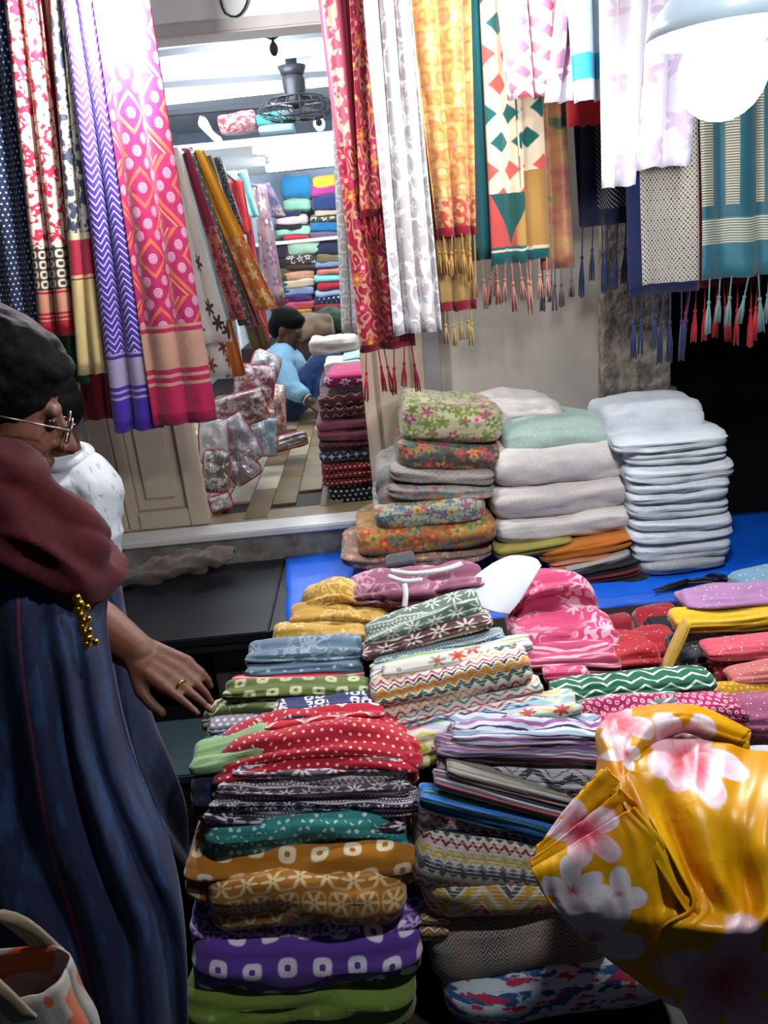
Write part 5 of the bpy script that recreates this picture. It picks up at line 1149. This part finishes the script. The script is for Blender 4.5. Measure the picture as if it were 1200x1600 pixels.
def head_bits(M, parent, s=1.0, lids=True):
    for q in (-1, 1):
        bm = bmesh.new(); add_ell(bm, Vector((.078, q*.030, .003))*s, Vector((.013,)*3)*s, M, 12); bm_obj('eye', bm, solid('eye', '2a1a14', .2), parent, True)
def hand(bm, M, s=1.0, curl=(.35, .45, .55, .6), spread=.06, point=True):
    """palm along +X, back of hand +Z, thumb on +Y side"""
    def K(a, b, ra, rb): add_cap(bm, M @ (Vector(a)*s), M @ (Vector(b)*s), ra*s, rb*s, 10)
    for y in (-.030, -.010, .010, .030): K((0.005, y*.7, 0), (.080, y, 0), .015, .0125)
    for i, (y, L) in enumerate(((.030, .075), (.010, .083), (-.010, .077), (-.030, .060))):
        p = Vector((.080, y, 0)); a = curl[i]; ya = spread*(1.5-i)
        for k, fr in enumerate((.45, .32, .25)):
            ang = a*(.5+.6*k); d = Vector((math.cos(ang)*math.cos(ya), math.sin(ya), -math.sin(ang)*1.0)).normalized()
            q = p + d*L*fr; K(p, q, .0095-.0012*k, .0085-.0012*k); p = q
    p = Vector((.018, .030, -.004))
    for k, (d, L) in enumerate(((Vector((.80, .52, -.3)), .038), (Vector((.93, .15, -.35)), .028), (Vector((.96, .0, -.3)), .022))):
        q = p + d.normalized()*L; K(p, q, .0125-.0015*k, .0112-.0015*k); p = q
def basis(o, xdir, up):
    x = Vector(xdir).normalized(); u = Vector(up); y = u.cross(x).normalized(); z = x.cross(y)
    M = Matrix((x, y, z)).transposed().to_4x4(); M.translation = Vector(o); return M
def chain(bm, pts, seg=14):
    for (a, ra), (b, rb) in zip(pts[:-1], pts[1:]): add_cap(bm, a, b, ra, rb, seg)
V3 = Vector
# ---------------------------------------------------------------- woman at the left, facing right
HC = at(-14, 637, d=1.15)
HM = basis(HC, (.84, .34, -.43), (.40, .16, .90))
ws_ = 1.02
bm = bmesh.new(); head(bm, HM, ws_)
neck0 = HM @ V3((-.035, 0, -.05)); neckb = HC + V3((-.085, .0, -.19))
chain(bm, [(neck0, .052), (neckb, .055), (neckb + V3((-.03, .02, -.14)), .13), (neckb + V3((-.05, .03, -.36)), .135), (neckb + V3((-.06, .04, -.52)), .15)])
hip = neckb + V3((-.06, .04, -.52))
for q in (-1, 1):
    chain(bm, [(hip + V3((0, q*.07, -.02)), .10), (V3((hip.x+.03, hip.y+q*.08, .45)), .07), (V3((hip.x-.01, hip.y+q*.09, .08)), .042)])
    chain(bm, [(V3((hip.x-.03, hip.y+q*.09, .045)), .04), (V3((hip.x+.15, hip.y+q*.10, .03)), .028)])
# far arm reaching to the goods
sh_l = neckb + V3((-.01, .17, -.06)); el = at(95, 940, d=1.27); wr = at(218, 1022, d=1.20)
chain(bm, [(neckb + V3((-.02, .05, -.07)), .075), (sh_l, .06), (el, .044), (el*.5+wr*.5, .042), (wr, .029)])
hx = (at(330, 1085, d=1.15) - wr)
hand(bm, basis(wr, hx, (.10, -.30, .95)) @ Matrix.Diagonal((1, -1, 1, 1)), .92, curl=(.12, .30, .62, .75), spread=.05)
# near arm hanging, holding the bag
sh_r = neckb + V3((-.04, -.15, -.07)); el2 = V3((-.70, .93, 1.0)); wr2 = V3((-.675, .84, .80))
chain(bm, [(neckb + V3((-.03, -.05, -.08)), .075), (sh_r, .06), (el2, .043), (wr2, .028)])
hand(bm, basis(wr2, (.10, -.05, -1), (.6, -.8, 0)), .95, curl=(1.1, 1.1, 1.2, 1.2), spread=.03)
woman = remesh(bm, 'person', M_SKIN, .0042, smooth=3)
tag(woman, 'woman in blue drape and maroon stole with glasses, reaching toward the clothes', 'person')
head_bits(HM, woman, ws_)
bm = bmesh.new()
def HE(c, r): add_ell(bm, Vector(c)*ws_, Vector(r)*ws_, HM, 24)
HE((-.025, 0, .050), (.108, .096, .100)); HE((-.06, 0, .0), (.085, .092, .10)); HE((.030, 0, .082), (.066, .082, .044)); HE((.0, 0, .075), (.09, .092, .07)); HE((-.11, 0, -.02), (.065, .065, .07))
hair = remesh(bm, 'hair', M_HAIR, .005, woman, 3, disp=lambda p: .005*nz(p.x*18, p.y*18, p.z*45) + .003*nz(p.x*60, p.y*60, p.z*90))
hair['label'] = 'short dark hair'
gl = solid('glasses_metal', '8a8078', .3, metal=.8)
glp = tube('glasses', [HM @ (V3((.108, -.010, .004))*ws_), HM @ (V3((.116, 0, .006))*ws_), HM @ (V3((.108, .010, .004))*ws_)], .0014, gl, woman, 6)
for q in (-1, 1):
    c0 = V3((.108, q*.034, .000))
    ring = [HM @ ((c0 + V3((0, .024*math.cos(2*PI*k/20), .019*math.sin(2*PI*k/20))))*ws_) for k in range(21)]
    tube('rim', ring, .0016, gl, glp, 6)
    tube('temple', [HM @ (V3((.106, q*.058, .004))*ws_), HM @ (V3((.04, q*.083, .006))*ws_), HM @ (V3((-.015, q*.088, .004))*ws_)], .0016, gl, glp, 6)
    bm = bmesh.new(); add_ell(bm, V3((-.004, q*.090, -.045))*ws_, V3((.008, .006, .010))*ws_, HM, 10); bm_obj('earring', bm, solid('gold', 'c9983a', .25, metal=1), woman, True)
# ring on the finger
fp = wr + hx.normalized()*.098 ; Mh = basis(wr, hx, (.10, -.30, .95)) @ Matrix.Diagonal((1, -1, 1, 1))
tube('finger_ring', [Mh @ (V3((.094, .012+.0108*math.cos(2*PI*k/16), -.004+.0108*math.sin(2*PI*k/16)))) for k in range(17)], .0022, solid('gold', 'c9983a', .25, metal=1), woman, 6)
# blue drape: lofted with folds
def loft(name, rings, mat, parent, folds=(9, .035), nth=96, nz_=60, twist=.8, sd=0.0, power=2.2):
    P = []; UV = []
    for j in range(nz_+1):
        f = j/nz_*(len(rings)-1); i = min(int(f), len(rings)-2); t = f-i
        g = lambda k: catmull(rings[max(i-1, 0)][k], rings[i][k], rings[i+1][k], rings[min(i+2, len(rings)-1)][k], t)
        cx, cy, z, rx, ry, fa = g(0), g(1), g(2), g(3), g(4), g(5)
        row = []; ru = []
        for k in range(nth+1):
            th = 2*PI*k/nth; c, s_ = math.cos(th), math.sin(th)
            a = 1 + fa*(math.sin(folds[0]*th + twist*z*6 + 2*nz(c*1.5+sd, s_*1.5, z*2))*folds[1] + nz(c*3+sd, s_*3, z*5)*folds[1]*1.2)
            row.append(V3((cx + rx*math.copysign(abs(c)**(2/power), c)*a, cy + ry*math.copysign(abs(s_)**(2/power), s_)*a, z))); ru.append((k/nth*1.6, z))
        P.append(row); UV.append(ru)
    return sheet(name, P, mat, .004, parent, UV)
def bluedrape(m):
    n = m.noise(m.vec(m.u*30, m.v*12), 1, 3); c = m.mix(m.ss(n, .5, .62)*.6, '09183a', '183a63')
    return m.mix(m.less(m.abs(m.frac(m.u/.4)-.5), .012), c, '6a2440')
M_BLUE = F('bluedrape', bluedrape, rough=.7, sheen=.1)
RX = lambda px, py, d=1.12: at(px, py, d=d)
rings = []
for (px, py), rx, ry, fa in (((120, 905), .16, .13, .4), ((158, 950), .185, .17, .6), ((166, 1010), .20, .19, .9), ((186, 1130), .215, .20, 1.0), ((246, 1290), .245, .215, 1.2), ((282, 1420), .265, .235, 1.5), ((288, 1600), .28, .25, 1.8), ((270, 1850), .28, .25, 2.0)):
    p = at(px, py, Y=1.12); rings.append((p.x-rx, 1.16, p.z, rx, ry, fa))
last = rings[-1]; rings.append((last[0]-.02, 1.17, .06, .30, .27, 2.2))
bd_ = loft('blue_drape', rings, M_BLUE, woman, sd=2.0, folds=(8, .05))
# loose end of the drape falling from the near shoulder, with heavy folds
P = net([[(-70, 850, .99), (0, 872, .97), (60, 900, .965), (120, 925, .985), (168, 930, 1.04)], [(-70, 1000, .97), (0, 1010, .95), (70, 1010, .94), (130, 1015, .965), (170, 1010, 1.02)], [(-60, 1180, .96), (20, 1180, .93), (95, 1180, .93), (150, 1180, .95), (205, 1175, 1.01)],
         [(-50, 1320, .95), (40, 1330, .925), (130, 1340, .92), (200, 1340, .94), (262, 1320, 1.0)], [(-40, 1440, .95), (70, 1460, .93), (170, 1470, .93), (235, 1460, .95), (286, 1440, .99)], [(60, 1640, .96), (130, 1645, .94), (200, 1650, .935), (250, 1650, .95), (292, 1640, .98)]], 90, 60)
for j, r in enumerate(P):
    for i, p in enumerate(r):
        t = j/60; p += V3((.3, -.9, .1))*(.013*math.sin(i/90*26 - t*5 + 2*nz(i*.03, t*2)) + .012*nz(i*.06, t*3))*min(1, .25+t*1.5)
sheet('drape_end', P, M_BLUE, .004, bd_, [[(i*.006, j*.012) for i in range(91)] for j in range(61)])
bm = bmesh.new(); chain(bm, [(neckb + V3((-.03, -.05, -.08)), .085), (sh_r, .078), (el2, .062), (el2*.4+wr2*.6, .052)])
remesh(bm, 'sleeve', M_BLUE, .007, woman, 3, disp=lambda p: (.3-abs(nz(p.x*9, p.y*9, p.z*16)))*.016)
# maroon stole: soft twisted folds round neck and chest
bm = bmesh.new()
D_ = lambda px, py, d: at(px, py, d=d)
for path, r in (([(-80, 700, 1.02), (0, 728, 1.02), (38, 770, 1.02), (90, 828, 1.04), (146, 882, 1.07), (158, 902, 1.09)], .030), ([(-90, 740, .99), (0, 745, .985), (60, 795, .99), (115, 850, 1.02), (160, 895, 1.06)], .040), ([(-90, 800, .97), (0, 800, .965), (60, 840, .97), (120, 880, 1.0), (158, 902, 1.05)], .038),
                ([(-90, 850, .96), (0, 850, .96), (60, 875, .965), (118, 898, .99), (150, 908, 1.04)], .032), ([(-60, 690, 1.1), (0, 715, 1.12), (45, 770, 1.13), (100, 840, 1.14), (145, 890, 1.14)], .035), ([(-80, 740, 1.2), (0, 745, 1.22), (50, 800, 1.22), (110, 860, 1.2), (145, 898, 1.16)], .04), ([(-100, 700, 1.1), (-90, 780, 1.08), (-90, 860, 1.05)], .06)):
    cs = spline([D_(*p) for p in path], 14); add_tube(bm, cs, [r*(.85+.3*math.sin(k*.45)**2) for k in range(15)], 12)
for k in range(5): add_ell(bm, D_(-30+k*32, 790+k*18, 1.06), (.06, .06, .06), None, 12)
st = remesh(bm, 'stole', F('stole', lambda m: m.mix(m.ss(m.noise(m.vec(m.u, m.v), 30), .5, .6)*.4, '42040b', '560911'), rough=.85, sheen=.05), .006, woman, 4, disp=lambda p: (.30-abs(nz((p.x*.7+p.z*.75)*26, (p.x-p.z)*5, p.y*8)))*.036 + .005*nz(p.x*22, p.y*22, p.z*28))
# beaded tassel of the stole
gold = solid('gold', 'c9983a', .25, metal=1)
bm = bmesh.new()
for k in range(9):
    p = D_(120 + k*2.2 + 3*math.sin(k*2.1), 935 + k*9, .935); add_ell(bm, p, (.0062, .0062, .0066), None, 8)
    if k % 2: add_ell(bm, p + V3((.009, -.003, -.004)), (.0045, .0045, .005), None, 8)
bm_obj('beaded_tassel', bm, gold, st, True)['label'] = 'gold beads hanging from the stole'
# ---------------------------------------------------------------- man in white shirt on the ledge behind her
bm = bmesh.new()
YM = 2.42
hc2 = at(78, 640, Y=YM); HM2 = basis(hc2, (-.75, .60, -.15), (0, 0, 1)); head(bm, HM2, 1.0)
nb = hc2 + V3((.01, 0, -.17)); hp = V3((-1.13, 2.50, .57)); shl = at(152, 772, Y=2.38); shr = V3((-1.32, 2.50, .98))
chain(bm, [(hc2 + V3((.01, 0, -.06)), .055), (nb, .058), (nb + V3((0, .02, -.16)), .125), (hp, .13)])
elb = at(158, 885, Y=2.30); wrb = at(100, 960, Y=2.12)
chain(bm, [(nb + V3((.05, 0, -.05)), .07), (shl, .062), (elb, .045), (wrb, .03)]); hand(bm, basis(wrb, (-.8, -.4, -.2), (0, -.3, 1)), .95, curl=(.5, .5, .6, .6))
chain(bm, [(nb + V3((-.05, 0, -.05)), .07), (shr, .06), (V3((-1.40, 2.35, .74)), .045), (V3((-1.25, 2.2, .64)), .03)]); hand(bm, basis(V3((-1.25, 2.2, .64)), (.6, -.6, -.2), (0, 0, 1)), .95)
knee = V3((-1.0, 2.10, .56)); ank = at(196, 1088, Y=1.98); ank.z = max(ank.z, .27); toe = at(208, 1140, Y=1.90)
toe.z = .225; knee2 = V3((-1.22, 2.08, .55))
chain(bm, [(hp + V3((.07, -.02, -.02)), .09), (knee, .066), (ank, .036)]); chain(bm, [(ank + V3((0, .02, -.03)), .034), (V3((ank.x+.02, ank.y-.10, .228)), .026)])
for k in range(5): add_cap(bm, V3((ank.x-.015+k*.016, ank.y-.10, .224)), V3((ank.x-.02+k*.018, ank.y-.145+abs(k-3)*.006, .218)), .010, .008, 8)
chain(bm, [(hp + V3((-.07, -.02, -.02)), .09), (knee2, .066), (V3((-1.2, 2.02, .28)), .036), (V3((-1.2, 1.92, .228)), .026)])
mw = remesh(bm, 'person', M_SKIN2, .006, smooth=3); tag(mw, 'man in white shirt sitting on the black ledge behind the woman', 'person'); head_bits(HM2, mw)
bm = bmesh.new(); add_ell(bm, (-.02, 0, .055), (.105, .088, .085), HM2, 20); add_ell(bm, (-.05, 0, .01), (.075, .084, .085), HM2, 20)
remesh(bm, 'hair', M_HAIR, .006, mw, 2)
bm = bmesh.new()
chain(bm, [(nb + V3((0, .02, -.13)), .15), (hp + V3((0, 0, .02)), .155)])
chain(bm, [(nb + V3((0, 0, -.02)), .075), (nb + V3((.05, 0, -.06)), .09), (shl, .082), (elb, .066), (elb*.55+wrb*.45, .058)])
chain(bm, [(nb + V3((-.05, 0, -.06)), .09), (shr, .08), (V3((-1.40, 2.35, .74)), .065), (V3((-1.33, 2.28, .69)), .055)])
MSH = F('whshirt', lambda m: m.mix((m.noise(m.vec(m.u*60, m.v*25), 1, 1) > .64)*.5, 'd3d8dc', '7f8a92'), rough=.85)
shirt = remesh(bm, 'shirt', MSH, .007, mw, 3, disp=lambda p: .006*nz(p.x*7, p.y*7, p.z*10) + (.3-abs(nz(p.x*8+p.z*6, p.y*8, p.z*9)))*.018)
bm = bmesh.new(); c0 = nb + V3((0, 0, .015))
add_tube(bm, [c0 + V3((.075*math.cos(2*PI*k/16), .07*math.sin(2*PI*k/16), .012*math.sin(2*PI*k/16))) for k in range(17)], .022, 8); remesh(bm, 'collar', MSH, .006, shirt, 2)
bm = bmesh.new(); chain(bm, [(hp + V3((.07, -.02, -.02)), .105), (knee, .082), (ank + V3((0, .01, .05)), .06)]); chain(bm, [(hp + V3((-.07, -.02, -.02)), .105), (knee2, .082), (V3((-1.2, 2.03, .33)), .06)])
remesh(bm, 'trousers', plain('16171c'), .008, mw, 3)
for fx, fy in ((ank.x, ank.y), (-1.2, 2.02)):
    bm = bmesh.new(); add_box(bm, (fx-.045, fy-.165, .2005), (fx+.055, fy+.06, .212), .004); sl = bm_obj('sandal', bm, solid('sandal', '3a2c22', .6), mw)
    tube('strap', [(fx-.045, fy-.07, .206), (fx-.03, fy-.075, .255), (fx+.025, fy-.08, .262), (fx+.055, fy-.075, .206)], .009, solid('strap', '8a7a66', .6), sl)
# ---------------------------------------------------------------- seated shopkeeper
YS = 4.95
bm = bmesh.new(); hc3 = at(449, 516, Y=YS); HM3 = basis(hc3, (.86, -.28, -.42), (.30, -.05, .95)); head(bm, HM3, 1.02)
S_ = lambda px, py, dy=0: at(px, py, Y=YS+dy)
nb3 = S_(442, 545); hp3 = S_(448, 628); hp3.z = max(hp3.z, FLZ+.125); shn = S_(436, 572, -.14); shf = S_(456, 565, .16)
chain(bm, [(hc3 + V3((-.02, 0, -.05)), .055), (nb3, .06), (nb3 + V3((-.02, 0, -.14)), .12), (hp3, .13)])
eln = S_(456, 606, -.24); wrn = S_(486, 628, -.30)
chain(bm, [(nb3 + V3((0, -.06, -.05)), .07), (shn, .062), (eln, .046), (wrn, .03)]); hand(bm, basis(wrn, (.7, -.35, -.55), (-.1, -.6, .8)), 1.0, curl=(.4, .5, .5, .6))
elf = S_(474, 590, .2); wrf = S_(500, 600, .1)
chain(bm, [(nb3 + V3((0, .06, -.05)), .07), (shf, .06), (elf, .045), (wrf, .03)]); hand(bm, basis(wrf, (.8, -.2, -.4), (0, 0, 1)), 1.0)
knn = S_(512, 560, -.12); ftn = S_(505, 632, -.16); ftn.z = FLZ+.06
chain(bm, [(hp3 + V3((.03, -.09, -.02)), .09), (knn, .062), (ftn, .04)]); chain(bm, [(ftn, .036), (ftn + V3((.16, -.02, -.03)), .026)])
knf = S_(522, 580, .14); ftf = S_(520, 625, .1); ftf.z = FLZ+.06
chain(bm, [(hp3 + V3((.03, .09, -.02)), .09), (knf, .062), (ftf, .04)]); chain(bm, [(ftf, .036), (ftf + V3((.16, 0, -.03)), .026)])
mk = remesh(bm, 'person', solid('skin_dark', '4a2e20', .5, var=.1, scale=20), .0075, smooth=3); tag(mk, 'man in light blue shirt and jeans sitting on the shop floor looking down', 'person'); head_bits(HM3, mk, 1.02)
bm = bmesh.new(); add_ell(bm, (-.02, 0, .062), (.108, .090, .084), HM3, 20); add_ell(bm, (-.055, 0, .01), (.075, .086, .09), HM3, 20); add_ell(bm, (.04, 0, .09), (.05, .07, .035), HM3, 16)
remesh(bm, 'hair', M_HAIR, .007, mk, 2)
bm = bmesh.new()
chain(bm, [(nb3 + V3((-.02, 0, -.12)), .15), (hp3 + V3((0, 0, .04)), .165)])
chain(bm, [(nb3 + V3((0, 0, -.01)), .072), (nb3 + V3((0, -.06, -.06)), .09), (shn, .085), (eln, .068), (eln*.6+wrn*.4, .06)])
chain(bm, [(nb3 + V3((0, .06, -.06)), .09), (shf, .085), (elf, .066), (elf*.6+wrf*.4, .058)])
remesh(bm, 'shirt', plain('7fb0cc', rough=.8), .009, mk, 3, disp=lambda p: .014*nz(p.x*8, p.y*8, p.z*12) + .005*nz(p.x*22, p.y*22, p.z*28))
bm = bmesh.new(); add_ell(bm, hp3 + V3((.01, 0, -.01)), (.16, .17, .11), None, 16)
chain(bm, [(hp3 + V3((.03, -.09, -.02)), .108), (knn, .084), (ftn + V3((0, 0, .05)), .062)]); chain(bm, [(hp3 + V3((.03, .09, -.02)), .108), (knf, .084), (ftf + V3((0, 0, .05)), .062)])
remesh(bm, 'jeans', fab('denim', lambda m: m.mix(m.ss(m.noise(m.vec(m.u, m.v), 8), .5, .7), '12305c', '285a94'), rough=.85), .009, mk, 3, disp=lambda p: .007*nz(p.x*14, p.y*14, p.z*18))
tube('bracelet', [wrn + (eln-wrn).normalized()*.03 + (basis((0, 0, 0), wrn-eln, (0, 0, 1)).to_3x3() @ V3((0, .036*math.cos(2*PI*k/14), .036*math.sin(2*PI*k/14)))) for k in range(15)], .006, solid('bangle', 'b9b3a6', .3, metal=.6), mk, 6)
# ================================================================== CARRIER BAG held by the woman
bc = at(40, 1672, d=.84); be = empty('carrier_bag', bc); tag(be, 'white carrier bag with orange print and tan handles at the bottom left', 'bag')
def bagmat(m):
    n = m.noise(m.vec(m.u, m.v), 14, 2); c = m.mix(m.ss(n, .53, .57), 'a9a39c', 'b8531f'); return c
P = []; UV = []
for j in range(25):
    t = j/24; row = []; ru = []
    for k in range(49):
        th = 2*PI*k/48; rx = .085*(1-.1*t) ; ry = .045*(1-.3*t)
        a = 1+.08*nz(math.cos(th)*2, math.sin(th)*2, t*4)
        row.append(V3((rx*math.copysign(abs(math.cos(th))**.6, math.cos(th))*a, ry*math.copysign(abs(math.sin(th))**.6, math.sin(th))*a, -.10+.24*t + .012*nz(math.cos(th)*3, t, 5)))); ru.append((k*.01, t*.24))
    P.append(row); UV.append(ru)
sheet('bag_body', P, fab('bagp', bagmat, rough=.5), .002, be, UV)
bm = bmesh.new(); add_box(bm, (-.08, -.042, -.105), (.08, .042, -.098), .002); bm_obj('bag_base', bm, plain('a9a39c'), be)
gr = V3((-.655, .81, .735)) - bc
for y_ in (-.038, .038):
    Pm = []; UV = []; cs = spline([V3((-.045, y_, .12)), V3((-.075, y_*.8, .17)), gr + V3((-.01, y_*.2, 0)), V3((.0, y_*.8, .19)), V3((.045, y_, .12))], 24)
    for k, p in enumerate(cs): Pm.append([p + V3((-.012, 0, 0)), p + V3((.012, 0, .003))]); UV.append([(0, k*.01), (.02, k*.01)])
    sheet('handle', Pm, plain('8a7a62'), .004, be, UV)
